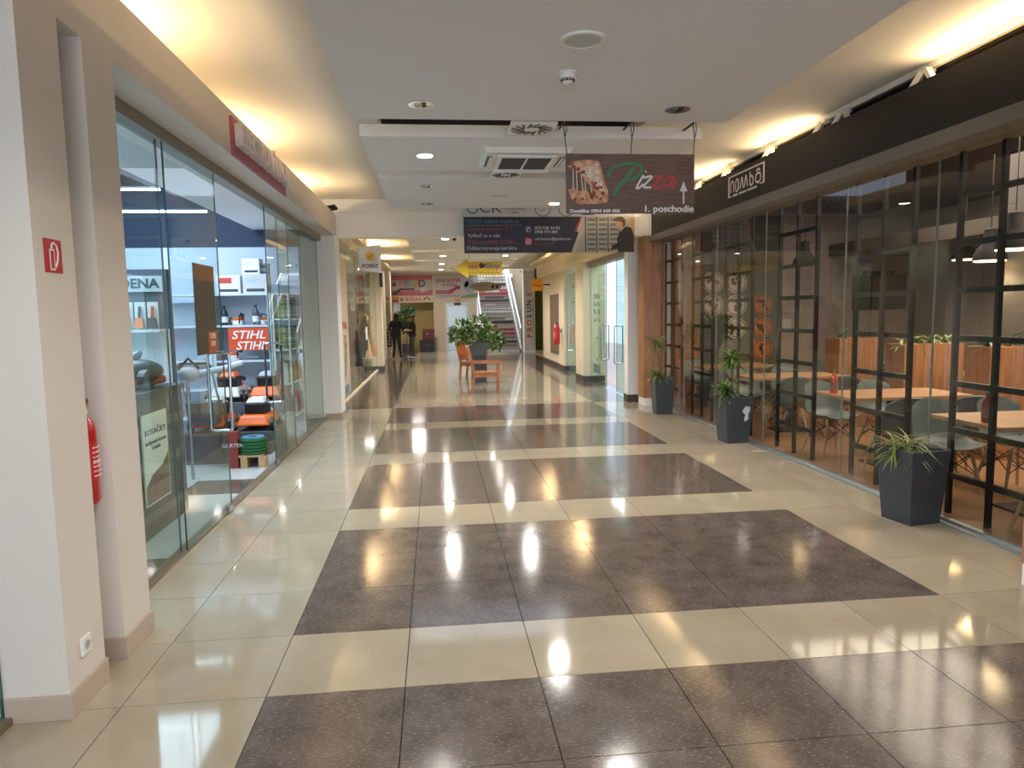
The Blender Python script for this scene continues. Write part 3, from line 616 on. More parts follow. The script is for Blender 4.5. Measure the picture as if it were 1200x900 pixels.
m = MB(); m.prism([(0.385, -0.055), (0.445, -0.055), (0.415, 0.02)], 0, 0.002); m.box(0.409, 0.421, -0.15, -0.05, 0, 0.002); m.build('arrow', pm('#d4cfcc'), t)
text('1. poschodie', 0.068, pm('#e6e2e0'), t, 0.297, -0.188, 0, width=0.385, bold=0.0016); text('Donáška: 0904 600 006', 0.034, pm('#e6e2e0'), t, -0.278, -0.202, 0, width=0.385, bold=0.001)
m = MB(); m.bar((-0.06, -0.03, 0.0004), (0.0, -0.08, 0.0004), 0.003, 0.001); m.build('plank_line', pm('#4d382f'), t)
for x, x2 in ((-0.49, -0.505), (0.0, 0.01), (0.49, 0.50)):
    MB().tube([(x, 0.222, -0.005), (x2, 0.34, -0.005), (x2-0.012, 0.46, -0.005)], 0.0035, 6).build('hanging_wire', BLACKM, t)
    MB().tube([(x2, 0.34, -0.005), (x2+0.015, 0.40, -0.005), (x2+0.012, 0.46, -0.005)], 0.0035, 6).build('hanging_wire', BLACKM, t)
    MB().box(x2-0.006, x2+0.006, 0.455, 0.467, -0.245, 0.245).build('hanging_rod', BLACKM, t)
for ch in list(t.children):
    if not ch.name.startswith(('board', 'hanging')):
        k_ = ch.copy(); C.objects.link(k_); k_.parent = t; k_.matrix_local = Matrix.Translation((0, 0, -0.01)) @ Matrix.Rotation(PI, 4, 'Y') @ ch.matrix_local
        for g_ in ch.children: q_ = g_.copy(); C.objects.link(q_); q_.parent = k_
# dark sign with photograph and white upper part
NV = pm('#23263a', 0.4)
t = thing('hanging_sign', 'wide dark blue hanging sign with a photograph of a man in a suit', 'sign', (2.70, 8.72, 2.62), FACE_CAM)
W2 = 1.42
MB().box(-W2, W2, 0, 0.582, -0.012, 0).build('board', NV, t)
m = MB(); m.box(-W2, W2, 0.585, 0.84, -0.012, 0); m.build('upper_board', pm('#c9ccd6', 0.4), t)
pc = MB(); pc.prism([(0.42, 0.002), (0.55, 0.34), (0.48, 0.34), (0.57, 0.58), (W2, 0.58), (W2, 0.002)], 0, 0.002); ph = pc.build('photograph', pm('#b9b2a6', 0.4), t)
m = MB()
for k in range(4):
    x0 = 0.58+0.19*k; m.box(x0, x0+0.02, 0.0025, 0.575, 0.002, 0.003)
m.build('rack_post', pm('#4a4a4e'), ph)
m = MB()
for k in range(3):
    for q in range(7): m.box(0.62+0.19*k, 0.76+0.19*k, 0.03+0.08*q, 0.075+0.08*q, 0.002, 0.0028)
m.build('rack_unit', pm('#6d7b80'), ph)
m = MB(); m.box(1.36, W2, 0.002, 0.58, 0.002, 0.003); m.build('wall_print', pm('#c9a26e'), ph)
m = MB(); m.prism([(1.14, 0.002), (1.12, 0.22), (1.17, 0.33), (1.27, 0.42), (1.36, 0.40), (1.41, 0.28), (1.41, 0.002)], 0.003, 0.004); m.prism([(1.14, 0.06), (0.98, 0.03), (0.98, 0.08), (1.16, 0.16)], 0.003, 0.004); m.build('suit_print', pm('#2b2a2c'), ph)
m = MB(); m.disc(1.16, 0.455, 0.062, 0.004, 0.005, 16, 0.085); m.disc(1.0, 0.075, 0.03, 0.004, 0.005, 10); m.build('skin_print', pm('#c99e80'), ph)
m = MB(); m.prism([(1.06, 0.50), (1.10, 0.57), (1.20, 0.58), (1.26, 0.54), (1.26, 0.44), (1.22, 0.40), (1.22, 0.48), (1.14, 0.51)], 0.005, 0.006); m.build('hair_print', pm('#5a3e2c'), ph)
m = MB(); m.prism([(0.35, 0.002), (0.48, 0.34), (0.41, 0.34), (0.51, 0.58), (0.57, 0.58), (0.48, 0.34), (0.55, 0.34), (0.42, 0.002)], 0.002, 0.003); m.build('stripe', pm('#c8c4c0'), t)
m = MB(); m.prism([(0.44, 0.34), (0.40, 0.34), (0.50, 0.58), (0.53, 0.58)], 0.003, 0.004); m.build('stripe', pm('#a8343c'), t)
def sg(s, x, y, h, c, wd): text(s, h, pm(c), t, x, y, 0, width=wd, ext=0.001)
sg('CISCO sieťová akadémia', -0.94, 0.51, 0.085, '#4f86b8', 0.84); sg('Chceš pracovať v IT ?', -1.0, 0.385, 0.085, '#a64250', 0.74); sg('Vyškoľ sa u nás.', -1.09, 0.285, 0.085, '#d2d2da', 0.54)
sg('Získaj certifikát CCNA.', -0.98, 0.18, 0.085, '#b83c48', 0.78); sg('Odštartuj', -1.21, 0.08, 0.085, '#d2d2da', 0.33); sg('svoju', -0.93, 0.08, 0.085, '#d2d2da', 0.18); sg('kariéru', -0.69, 0.08, 0.085, '#d2d2da', 0.25)
m = MB(); m.box(-1.39, -0.48, 0.445, 0.450, 0, 0.001); m.build('rule', pm('#9a9cac'), t)
sg('055/728 34 05', -0.05, 0.40, 0.07, '#d2d2da', 0.42); sg('0908 974 884', -0.07, 0.335, 0.07, '#d2d2da', 0.38); sg('uck.kosice@gmail.com', 0.04, 0.225, 0.065, '#d2d2da', 0.60); sg('www.uck.sk', -0.10, 0.15, 0.06, '#a8343c', 0.34)
m = MB(); m.box(-0.42, -0.31, 0.32, 0.43, 0, 0.001); m.build('icon', pm('#3b3a66'), t); text('✆', 0.1, pm('#e0e0e6'), t, -0.365, 0.375, 0.001, ext=0.0006)
m = MB(); m.box(-0.42, -0.31, 0.13, 0.24, 0, 0.001); m.build('icon', pm('#b23440'), t); text('@', 0.1, pm('#e0e0e6'), t, -0.365, 0.187, 0.001, ext=0.0006)
ring_ = MB(); ring_.ring(-1.27, 0.73, 0.075, 0.10, 0, 0.002, 12, PI, 2*PI); ring_.box(-1.37, -1.345, 0.73, 0.83, 0, 0.002); ring_.box(-1.195, -1.17, 0.73, 0.83, 0, 0.002); ring_.build('logo', pm('#3f78a8'), t)
text('CK', 0.22, pm('#4a4468'), t, -0.98, 0.72, 0, width=0.36); text('učebné centrum\nkošice', 0.06, pm('#9a5560'), t, -0.58, 0.685, 0, width=0.32)
for cx in (-0.12, 0.27): 
    m = MB(); m.ring(cx, 0.72, 0.12, 0.135, 0, 0.001, 20); m.build('seal', pm('#5a6472'), t); text('SEAL' if False else '✓', 0.1, pm('#5a6472'), t, cx, 0.69, 0, ext=0.0006)
m = MB(); m.box(0.52, 0.73, 0.61, 0.72, 0, 0.001); m.build('badge', pm('#46506a'), t); m = MB(); m.box(0.83, 1.05, 0.64, 0.73, 0, 0.001); m.build('badge', pm('#2f5f9a'), t)
for x in (-1.3, 0, 1.3): MB().tube([(x, 0.84, -0.006), (x, 0.875, -0.006), (x, 0.875, -0.1)], 0.004, 6).build('hanging_wire', BLACKM, t)
# yellow arrow sign
t = thing('hanging_sign', 'yellow hanging sign shaped like an arrow', 'sign', (1.70, 11.6, 2.555), FACE_CAM)
m = MB(); m.prism([(-0.50, 0.0), (-0.24, 0.20), (-0.22, 0.135), (0.47, 0.135), (0.47, -0.135), (-0.22, -0.135), (-0.24, -0.19)], -0.01, 0); m.build('board', pm('#c9a80e', 0.5), t)
text('sex', 0.15, pm('#9c3560'), t, -0.13, 0.045, 0, shear=0.2, bold=0.003); text('Shop', 0.15, pm('#5a4488'), t, 0.27, 0.045, 0, shear=0.2, bold=0.003)
m = MB(); m.prism([(-0.01, 0.06), (0.03, 0.12), (0.09, 0.08), (0.13, 0.09), (0.12, 0.03), (0.06, 0.0), (0.02, 0.0)], 0, 0.002); m.build('logo', pm('#1c1418'), t)
text('www.intimcentrum', 0.07, pm('#6b5a10'), t, 0.10, -0.09, 0, width=0.64)
for x in (-0.2, 0.45): MB().tube([(x, 0.13 if x > 0 else 0.18, -0.005), (x, 0.47, -0.005)], 0.003, 6).build('hanging_wire', BLACKM, t)
# grey oval sign, orange square sign
t = thing('hanging_sign', 'grey oval hanging sign in front of the stairs', 'sign', (2.56, 22.0, 2.57), FACE_CAM)
m = MB(); m.disc(0, 0, 0.56, -0.01, 0, 32, 0.165); m.build('board', pm('#8f8468', 0.5), t); text('OPTIKA', 0.09, pm('#4a3c28'), t, -0.18, 0.03, 0, width=0.5); text('1.p', 0.06, pm('#8a4a38'), t, -0.12, -0.08, 0)
m = MB(); m.box(0.20, 0.30, -0.06, 0.06, 0, 0.002); m.box(0.36, 0.44, -0.07, 0.06, 0, 0.002); m.build('picture', pm('#2e2018'), t)
for x in (-0.3, 0.3): MB().tube([(x, 0.13, -0.005), (x, 0.88, -0.005)], 0.004, 6).build('hanging_wire', BLACKM, t)
t = thing('projecting_sign', 'orange square sign projecting above the far right shops', 'sign', (4.02, 19.4, 2.51), FACE_CAM)
MB().box(-0.19, 0.18, -0.19, 0.19, -0.04, 0).build('board', pm('#e8a018', 0.4), t); text('mont', 0.11, pm('#6b3408'), t, -0.01, -0.02, 0, bold=0.002); MB().box(0.18, 0.40, -0.02, 0.02, -0.03, -0.01).build('arm', BLACKM, t)
# POINT flag
t = thing('flag', 'white flag with yellow globe and the word point', 'flag', (-0.46, 11.0, 2.70), (PI/2, 0, 0.06))
m = MB(); N = 8
vs = []; 
for i in range(N+1):
    u = i/N; x = -0.19+0.42*u; zt = 0.235+0.03*u; zb = -0.20-0.045*u; d = 0.012*math.sin(u*6)
    vs += [(x, zb, d), (x, zt, d), (x, zb, d+0.004), (x, zt, d+0.004)]
for i in range(N):
    a = 4*i; b = 4*i+4; m.f += [(a+2, b+2, b+3, a+3), (a+1, b+1, b, a), (a+1, a+3, b+3, b+1), (a, b, b+2, a+2)]
m.f += [(0, 2, 3, 1), (4*N, 4*N+1, 4*N+3, 4*N+2)]; m.v = vs; m.mi = [0]*len(m.f)
m.build('cloth', pm('#d9dbe2', 0.8), t)
m = MB(); m.disc(0.03, 0.07, 0.085, 0.017, 0.019, 24); g = m.build('globe', pm('#d8a82c'), t); m = MB()
m.prism([(-0.04, 0.02), (0.0, 0.06), (0.04, 0.09), (0.10, 0.12), (0.06, 0.075), (0.02, 0.04)], 0.019, 0.020)
m.build('globe_print', pm('#8a6a18'), g)
text('POINT', 0.10, pm('#2a2a34'), t, 0.025, -0.12, 0.017, width=0.31, bold=0.002)
MB().tube([(-0.56, 0.15, 0.0), (-0.19, 0.235, 0.0), (0.26, 0.285, 0.0)], 0.011, 8).build('pole', pm('#d8cdb8'), t)

# restaurant logo on the fascia
t = thing('restaurant_logo', 'white framed restaurant logo lettering on the black fascia', 'sign', (4.45, 5.165, 3.14), FACE_LEFT)
LW = mat('logo_white', '#e4ddd2', 0.5); hw, hh = 0.48, 0.125
m = MB(); m.box(-hw, hw, hh-0.014, hh, 0, 0.012); m.box(-hw, -hw+0.014, -hh, hh, 0, 0.012); m.box(hw-0.014, hw, -hh+0.02, hh, 0, 0.012); m.box(-hw, -hw+0.07, -hh, -hh+0.014, 0, 0.012); m.box(hw-0.09, hw, -hh+0.02, -hh+0.034, 0, 0.012)
m.build('frame', LW, t)
def rs(pts): stroke(t, pts, 0.026, LW, z=0.004)
rs([(-0.42, -0.075), (-0.42, 0.03), (-0.38, 0.06), (-0.34, 0.03), (-0.34, -0.075)])
rs([(-0.20, 0.055), (-0.26, 0.055), (-0.285, -0.01), (-0.26, -0.075), (-0.21, -0.06), (-0.20, 0.05), (-0.19, -0.07)])
rs([(-0.14, -0.07), (-0.10, 0.06), (-0.06, -0.05), (-0.03, -0.05), (0.01, 0.06), (0.05, -0.05), (0.06, -0.07)])
rs([(0.12, 0.085), (0.12, -0.05), (0.16, -0.075), (0.20, -0.05), (0.20, 0.0), (0.16, 0.03), (0.13, 0.02)])
rs([(0.33, 0.03), (0.275, 0.01), (0.275, -0.05), (0.33, -0.075), (0.385, -0.05), (0.385, 0.01), (0.33, 0.03)]); rs([(0.285, 0.05), (0.33, 0.075), (0.375, 0.05)])
text('FINE', 0.035, LW, t, -0.29, -0.118, 0, width=0.12, ext=0.004); text('ASIAN', 0.035, LW, t, -0.09, -0.118, 0, width=0.19, ext=0.004); text('CUISINE', 0.035, LW, t, 0.17, -0.118, 0, width=0.26, ext=0.004)

# ------------------------------------------------------------------ plants
def blade(mb, base, dirv, L, wd, droop, n=5):
    d = Vector(dirv).normalized(); side = d.cross(Vector((0, 0, 1)));
    if side.length < 1e-3: side = Vector((1, 0, 0))
    side.normalize(); p = Vector(base); vs = []; cur = d.copy()
    for i in range(n+1):
        u = i/n; ww = wd*(0.5+0.6*math.sin(PI*min(1, u*0.9+0.1)))*(1-u**3)
        vs += [p-side*ww/2, p+side*ww/2]
        cur = (cur+Vector((0, 0, -droop/n))).normalized(); p = p+cur*L/n
    fs = [(2*i, 2*i+1, 2*i+3, 2*i+2) for i in range(n)]
    mb.add(vs, fs)
def rosette(mb, c, n, L, wd, droop, upmin=-0.2, upmax=1.2):
    for k in range(n):
        a = random.random()*2*PI; e = upmin+(upmax-upmin)*random.random()
        blade(mb, Vector(c)+Vector((0, 0, random.uniform(-0.06, 0.04))), (math.cos(a), math.sin(a), e), L*random.uniform(0.7, 1.1), wd, droop*random.uniform(0.6, 1.3))
def planter(label, loc, rotz, h=0.57, a0=0.135, a1=0.185):
    t = thing('planter', label, 'planter', loc, rotz, 'tapered anthracite planters along the restaurant glass')
    b = MB(); b.frustum(0, 0, 0, h, a0, a0, a1, a1); b.f.pop(1); b.mi.pop()
    ai = a1-0.018
    vs = [(sx*a, sy*a, z) for (a, z) in ((a1, h), (ai, h), (ai-0.01, h-0.06)) for sx, sy in ((-1, -1), (1, -1), (1, 1), (-1, 1))]
    fs = []
    for r in range(2):
        for k in range(4): fs.append((r*4+k, r*4+(k+1) % 4, (r+1)*4+(k+1) % 4, (r+1)*4+k))
    b.add(vs, fs); b.build('pot', ANTHR, t, bevel=0)
    MB().box(-ai+0.008, ai-0.008, -ai+0.008, ai-0.008, h-0.10, h-0.055).build('soil', SOIL, t)
    return t
p1 = planter('tall tapered anthracite planter with a small grassy plant', (4.385, 1.97, 0), 0.17, 0.565, 0.138, 0.18)
p2 = planter('tall tapered anthracite planter with a torn white sticker', (4.43, 5.39, 0), 0.06, 0.57)
p3 = planter('tall tapered anthracite planter beside the far wooden pillar', (4.36, 7.95, 0), -0.04, 0.575, 0.125, 0.165)
m = MB(); m.prism([(0.03, 0.40), (0.08, 0.47), (0.10, 0.45), (0.13, 0.46), (0.135, 0.40), (0.11, 0.36), (0.12, 0.30), (0.07, 0.27), (0.06, 0.31), (0.08, 0.35)], 0, 0.002)
st = m.build('sticker', pm('#b8c6cc'), p2); st.rotation_euler = (PI/2+0.088, 0, 0); st.location = (0, -0.1375, 0)
def plant(name, label, loc, heads, leafm, stems, lean=None, L=0.3, wd=0.014, n=46, droop=1.0):
    t = thing(name, label, 'plant', loc, group='dracaenas in the anthracite planters')
    for (x, y, z) in heads:
        if stems:
            MB().tube([(x*0.2, y*0.2, -0.05), (x*0.5, y*0.5, z*0.5), (x, y, z)], [0.012, 0.010, 0.008], 7).build('stem', STEM, t, smooth=True)
        b = MB(); rosette(b, (x, y, z), n, L, wd, droop); f = b.build('foliage', leafm, t); f['kind'] = 'stuff'
    return t
plant('grassy_plant', 'small drooping grassy plant in the nearest planter', (4.385, 1.97, 0.51), [(-0.08, -0.02, 0.07), (-0.14, 0.02, 0.06), (0.0, 0.0, 0.06)], LEAFY, False, L=0.30, wd=0.013, n=40, droop=1.1)
plant('dracaena', 'two-headed green dracaena in the planter with the sticker', (4.43, 5.39, 0.51), [(-0.02, 0.0, 0.52), (-0.12, -0.02, 0.14)], LEAF, True, L=0.27, wd=0.028, n=95, droop=0.9)
plant('dracaena', 'thin two-headed dracaena beside the far wooden pillar', (4.36, 7.95, 0.52), [(-0.10, 0.0, 0.58), (-0.10, -0.03, 0.10)], LEAFY, True, L=0.34, wd=0.02, n=70, droop=0.8)
# big planter with bush in the middle of the arcade
t = thing('planter', 'large dark planter with flared rim behind the wooden armchairs', 'planter', (1.78, 13.95, 0))
b = MB(); b.box(-0.165, 0.165, -0.165, 0.165, 0, 0.70); b.build('pedestal', mat('planter_dark', '#23272c', 0.35), t)
b = MB(); b.frustum(0, 0, 0.66, 0.96, 0.17, 0.17, 0.27, 0.27); b.build('bowl', mat('planter_grey', '#4d565e', 0.4), t); MB().box(-0.25, 0.25, -0.25, 0.25, 0.955, 0.965).build('soil', SOIL, t)
t = thing('bush', 'broad leafy green bush in the large dark planter', 'plant', (1.78, 13.95, 0.96))
def leaf_cloud(mb, cs, n, s, c0=(0, 0, 0)):
    for k in range(n):
        c, r = random.choice(cs); v = Vector((random.gauss(0, 1), random.gauss(0, 1), random.gauss(0, 1))).normalized()*r*random.uniform(0.5, 1.0)
        v.z *= 0.75; p = Vector(c)+v; d = (v.normalized()+Vector((0, 0, 0.3))+0.6*Vector((random.uniform(-1, 1), random.uniform(-1, 1), random.uniform(-1, 1)))).normalized()
        L = s*random.uniform(0.7, 1.3); sd = d.orthogonal().normalized(); q = Matrix.Rotation(random.random()*6, 3, d); sd = q @ sd; nn = d.cross(sd)
        mb.add([p, p+d*L*0.45+sd*L*0.26, p+d*L-nn*L*0.12, p+d*L*0.45-sd*L*0.26], [(0, 1, 2, 3)])
for mm, nn in ((LEAF, 520), (LEAFD, 420), (LEAFY, 260)):
    b = MB(); leaf_cloud(b, [((-0.30, 0, 0.28), 0.32), ((0.0, 0, 0.38), 0.34), ((0.28, 0, 0.15), 0.30), ((0.42, 0.05, 0.0), 0.22), ((-0.45, 0, 0.15), 0.25), ((-0.12, -0.1, 0.15), 0.3)], nn, 0.11); f = b.build('foliage', mm, t); f['kind'] = 'stuff'
b = MB()
for k in range(9): a = k*0.7; b.tube([(0.02*math.cos(a), 0.02*math.sin(a), -0.01), (0.2*math.cos(a), 0.15*math.sin(a), 0.2), (0.38*math.cos(a), 0.25*math.sin(a), 0.35)], 0.007, 5)
b.build('stem', STEM, t)
# ------------------------------------------------------------------ wooden armchairs (facing +X)
def armchair():
    t = thing('armchair', 'wooden armchair with slatted back standing nearest the dark stone bands', 'chair', group='wooden armchairs in the middle of the arcade')
    W, D = 0.29, 0.27   # half width (y), half depth (x)
    for sy in (-1, 1):
        MB().box(D-0.05, D, sy*W-0.025, sy*W+0.025, 0, 0.62).build('leg', WOODC, t, bevel=0.004)
        b = MB(); b.bar((-D-0.02, sy*W, 0), (-D+0.03, sy*W, 0.42), 0.05, 0.05); b.build('leg', WOODC, t)
        b = MB(); b.bar((-D+0.03, sy*W, 0.40), (-D-0.10, sy*W, 0.96), 0.045, 0.05); b.build('back_post', WOODC, t)
        MB().box(-D-0.02, D+0.05, sy*W-0.035, sy*W+0.035, 0.62, 0.65).build('armrest', WOODC, t, bevel=0.004)
    MB().box(-D+0.02, D+0.01, -W+0.026, W-0.026, 0.40, 0.435).build('seat', WOODC, t, bevel=0.006)
    MB().box(-D, D-0.055, -W-0.02, -W+0.02, 0.34, 0.40).build('rail', WOODC, t); MB().box(-D, D-0.055, W-0.02, W+0.02, 0.34, 0.40).build('rail', WOODC, t)
    MB().box(D-0.035, D-0.01, -W+0.026, W-0.026, 0.34, 0.398).build('rail', WOODC, t)
    def bk(z): return -D+0.03-0.13*(z-0.40)/0.56
    b = MB(); b.bar((bk(0.93), -W-0.02, 0.93), (bk(0.93), W+0.02, 0.93), 0.035, 0.11); b.build('top_rail', WOODC, t)
    b = MB(); b.bar((bk(0.5), -W+0.025, 0.5), (bk(0.5), W-0.025, 0.5), 0.03, 0.05); b.build('lower_rail', WOODC, t)
    for k in range(7):
        y = -W+0.07+k*(2*W-0.14)/6; b = MB(); b.bar((bk(0.51), y, 0.51), (bk(0.89), y, 0.89), 0.02, 0.035); b.build('slat', WOODC, t)
    return t
ac = armchair(); ac.location = (1.80, 11.72, 0); ac.rotation_euler = (0, 0, -0.06)
copy_tree(ac, label='wooden armchair standing on the far side of the large planter', loc=(1.72, 14.95, 0), rotz=-0.35)

# ------------------------------------------------------------------ people
def person(label, loc, rotz, pose, hairc, topc, legc, shoec, hairlong=True, bag=False, scale=1.0):
    t = thing('person', label, 'person', loc, rotz, None)
    J = {}; E = []; R = {}
    def j(n, p, r, par=None):
        J[n] = Vector(p); R[n] = r
        if par: E.append((par, n))
    j('pelvis', (0, 0, 0.93), 0.135); j('waist', (0, 0, 1.08), 0.115, 'pelvis'); j('chest', (0, 0.0, 1.28), 0.135, 'waist'); j('shoul', (0, 0, 1.40), 0.10, 'chest')
    j('neck', (0, 0.0, 1.475), 0.05, 'shoul'); hx, hy = pose.get('head', (0, 0.03))
    j('jaw', (hx*0.6, hy, 1.53), 0.066, 'neck'); j('head', (hx, hy, 1.60), 0.088, 'jaw'); j('crown', (hx, hy-0.01, 1.675), 0.062, 'head')
    for s, n in ((-1, 'L'), (1, 'R')):
        j('hip'+n, (s*0.09, 0, 0.86), 0.10, 'pelvis'); fx, fy = pose['foot'+n]
        kn = Vector((s*0.10, pose.get('knee'+n, 0.03), 0.48)); j('knee'+n, kn, 0.066, 'hip'+n); j('ank'+n, (fx, fy, 0.09), 0.045, 'knee'+n)
        j('heel'+n, (fx, fy-0.03, 0.035), 0.034, 'ank'+n); j('toe'+n, (fx*1.05, fy+0.15, 0.03), 0.032, 'ank'+n)
        j('sh'+n, (s*0.17, 0, 1.385), 0.066, 'shoul'); j('elb'+n, pose['elb'+n], 0.046, 'sh'+n); hd = Vector(pose['hand'+n]); j('wr'+n, hd, 0.028, 'elb'+n)
        d = (hd-Vector(pose['elb'+n])).normalized(); sd = d.cross(Vector((0, 0, 1))); sd = sd.normalized() if sd.length > 0.05 else Vector((1, 0, 0))
        j('palm'+n, hd+d*0.05, 0.026, 'wr'+n)
        for q, (o, L) in enumerate(((-0.028, 0.062), (-0.010, 0.075), (0.010, 0.072), (0.028, 0.055))):
            a = hd+d*0.085+sd*o; j('f%d%s' % (q, n), a, 0.0095, 'palm'+n); j('g%d%s' % (q, n), a+d*L*0.5+Vector((0, 0, -0.01)), 0.009, 'f%d%s' % (q, n)); j('h%d%s' % (q, n), a+d*L*0.8+Vector((0, 0, -0.032)), 0.008, 'g%d%s' % (q, n))
        a = hd+d*0.03-sd*0.03*s; j('th'+n, a+d*0.02-sd*0.02*s, 0.010, 'palm'+n); j('tt'+n, a+d*0.06-sd*0.022*s, 0.009, 'th'+n)
    names = list(J); ix = {n: i for i, n in enumerate(names)}
    me = bpy.data.meshes.new('body'); me.from_pydata([J[n] for n in names], [(ix[a], ix[b]) for a, b in E], [])
    o = bpy.data.objects.new('tmp', me); C.objects.link(o)
    md = o.modifiers.new('skin', 'SKIN'); md.use_smooth_shade = True
    if not me.skin_vertices: 
        bm = bmesh.new(); bm.from_mesh(me); bm.verts.layers.skin.verify(); bm.to_mesh(me); bm.free()
    for i, n in enumerate(names):
        sv = me.skin_vertices[0].data[i]; r = R[n]; sv.radius = (r, r) ; sv.use_root = (n == 'pelvis')
    ss = o.modifiers.new('sub', 'SUBSURF'); ss.levels = 2; ss.render_levels = 2
    dg = bpy.context.evaluated_depsgraph_get(); dg.update(); m2 = bpy.data.meshes.new_from_object(o.evaluated_get(dg)); bpy.data.objects.remove(o)
    m2.name = 'body'; m2.materials.clear(); SK = mat('skin', '#c49478', 0.5)
    for mm in (SK, pm(topc, 0.8), pm(legc, 0.8), pm(shoec, 0.6)): m2.materials.append(mm)
    hands = [Vector(pose['handL']), Vector(pose['handR'])]; elb = [Vector(pose['elbL']), Vector(pose['elbR'])]
    for p in m2.polygons:
        c = p.center; k = 1
        if c.z > 1.46: k = 0
        elif c.z < 0.085: k = 3
        elif c.z < 0.95 and min((c-h).length for h in hands) > 0.16: k = 2
        for h, e in zip(hands, elb):
            axis = (h-e); u = (c-e).dot(axis)/axis.length_squared
            dist = (c-(e+axis*max(0, min(1.6, u)))).length
            if dist < 0.075 and u > pose.get('sleeve', 0.85): k = 0
        p.material_index = k; p.use_smooth = True
    b = bpy.data.objects.new('body', m2); C.objects.link(b); b.parent = t
    hm = mat('hair_'+hairc.strip('#'), hairc, 0.5, vary=0.4, scale=30)
    h = MB(); c0 = Vector((hx, hy-0.022, 1.625)); h.ellipsoid(c0, (0.102, 0.108, 0.112), 16, 10)
    if hairlong: h.ellipsoid(c0+Vector((0, -0.07, -0.13)), (0.10, 0.055, 0.20), 14, 9); h.ellipsoid(c0+Vector((0.075, -0.02, -0.10)), (0.03, 0.06, 0.15), 10, 7); h.ellipsoid(c0+Vector((-0.075, -0.02, -0.10)), (0.03, 0.06, 0.15), 10, 7)
    h.build('hair', hm, t, smooth=True)
    f = MB(); 
    for s in (-1, 1): f.ellipsoid((hx+s*0.034, hy+0.083, 1.61), (0.013, 0.008, 0.007), 8, 6)
    f.build('eye', pm('#2a2220'), t); f = MB(); f.ellipsoid((hx, hy+0.098, 1.58), (0.013, 0.018, 0.024), 8, 6); f.build('nose', SK, t, smooth=True)
    f = MB(); f.ellipsoid((hx, hy+0.085, 1.543), (0.026, 0.008, 0.007), 8, 6); f.build('mouth', pm('#9a4a48'), t)
    f = MB()
    for s in (-1, 1): f.ellipsoid((hx+s*0.09, hy+0.0, 1.595), (0.012, 0.022, 0.032), 8, 6)
    f.build('ear', SK, t, smooth=True)
    # jacket / jumper hem so that clothes stand off the body
    jk = MB(); jk.lathe([(0.165, 0.86), (0.172, 0.95), (0.158, 1.08), (0.172, 1.25), (0.165, 1.36), (0.09, 1.45)], 20, capb=False, capt=False)
    jk.v = [(x*1.08, y*0.82, z) for x, y, z in jk.v]; jk.build('jumper', pm(topc, 0.85), t, smooth=True)
    t.scale = (scale,)*3
    return t
person('woman in black jumper and dark jeans standing with her back turned', (-0.66, 23.45, 0), -0.3,
       dict(footL=(-0.13, -0.02), footR=(0.16, 0.03), elbL=(-0.27, -0.04, 1.13), elbR=(0.27, 0.02, 1.12), handL=(-0.12, 0.20, 1.05), handR=(0.14, 0.22, 1.06), head=(0.02, 0.03)), '#3a241c', '#15151a', '#20222e', '#8a8680', scale=0.99)
person('woman with reddish hair, black top and wide olive trousers facing the other', (-0.09, 23.95, 0), 1.9,
       dict(footL=(-0.07, -0.03), footR=(0.09, 0.05), elbL=(-0.25, 0.02, 1.12), elbR=(0.24, 0.06, 1.12), handL=(-0.06, 0.30, 1.10), handR=(0.06, 0.31, 1.11), head=(0.0, 0.05), sleeve=0.15), '#6e3a24', '#17161a', '#454a42', '#d8d4cc', scale=0.95)
# ------------------------------------------------------------------ far end
t = thing('poster', 'pink nursery poster with coloured capital letters', 'poster', (-0.205, 28.985, 2.92), FACE_CAM)
MB().box(-0.9, 0.9, -0.44, 0.44, 0, 0.01).build('board', pm('#b0525c', 0.5), t); m = MB(); m.box(-0.9, 0.9, -0.22, 0.24, 0.01, 0.011); m.build('middle_band', pm('#a89a8c'), t)
m = MB(); m.prism([(-0.88, -0.42), (-0.88, -0.3), (-0.5, -0.12), (0.1, -0.12), (0.1, -0.2), (-0.45, -0.2), (-0.7, -0.42)], 0.011, 0.013); m.build('band', pm('#3a2c26'), t)
for k, (s, c) in enumerate((('H', '#b8707e'), ('E', '#5f86a8'), ('R', '#8aa03c'), ('A', '#cc7a2c'), ('D', '#283c62'))): text(s, 0.42, pm(c), t, -0.42+0.215*k, 0.07, 0.011, bold=0.012, ext=0.003)
m = MB(); m.disc(-0.78, 0.05, 0.10, 0.011, 0.014, 14); m.build('flower', pm('#5c5c34'), t); m = MB(); m.disc(0.45, -0.2, 0.11, 0.011, 0.014, 14); m.disc(0.62, -0.18, 0.08, 0.011, 0.014, 14); m.build('ball', pm('#b9b4b4'), t)
text('www.skolka-herad.sk', 0.08, pm('#4a2026'), t, -0.2, -0.35, 0.01, ext=0.002)
t = thing('poster', 'grey and red nursery poster with a red arrow above the lift', 'poster', (1.75, 28.985, 2.86), FACE_CAM)
MB().box(-0.97, 0.97, -0.51, 0.52, 0, 0.01).build('board', pm('#b3aaa6', 0.5), t)
text('JASLE SLONÍK', 0.21, pm('#9c2c3a'), t, -0.34, 0.26, 0.01, width=1.15, bold=0.006, ext=0.003); text('& ŠKÔLKA', 0.15, pm('#9c2c3a'), t, -0.28, 0.06, 0.01, width=0.65, bold=0.004, ext=0.003)
m = MB(); m.prism([(-0.9, -0.33), (-0.9, -0.18), (-0.35, -0.18), (-0.05, -0.04), (-0.10, 0.02), (0.20, 0.02), (0.12, -0.18), (0.05, -0.12), (-0.25, -0.33)], 0.01, 0.013); m.build('arrow', pm('#96303c'), t)
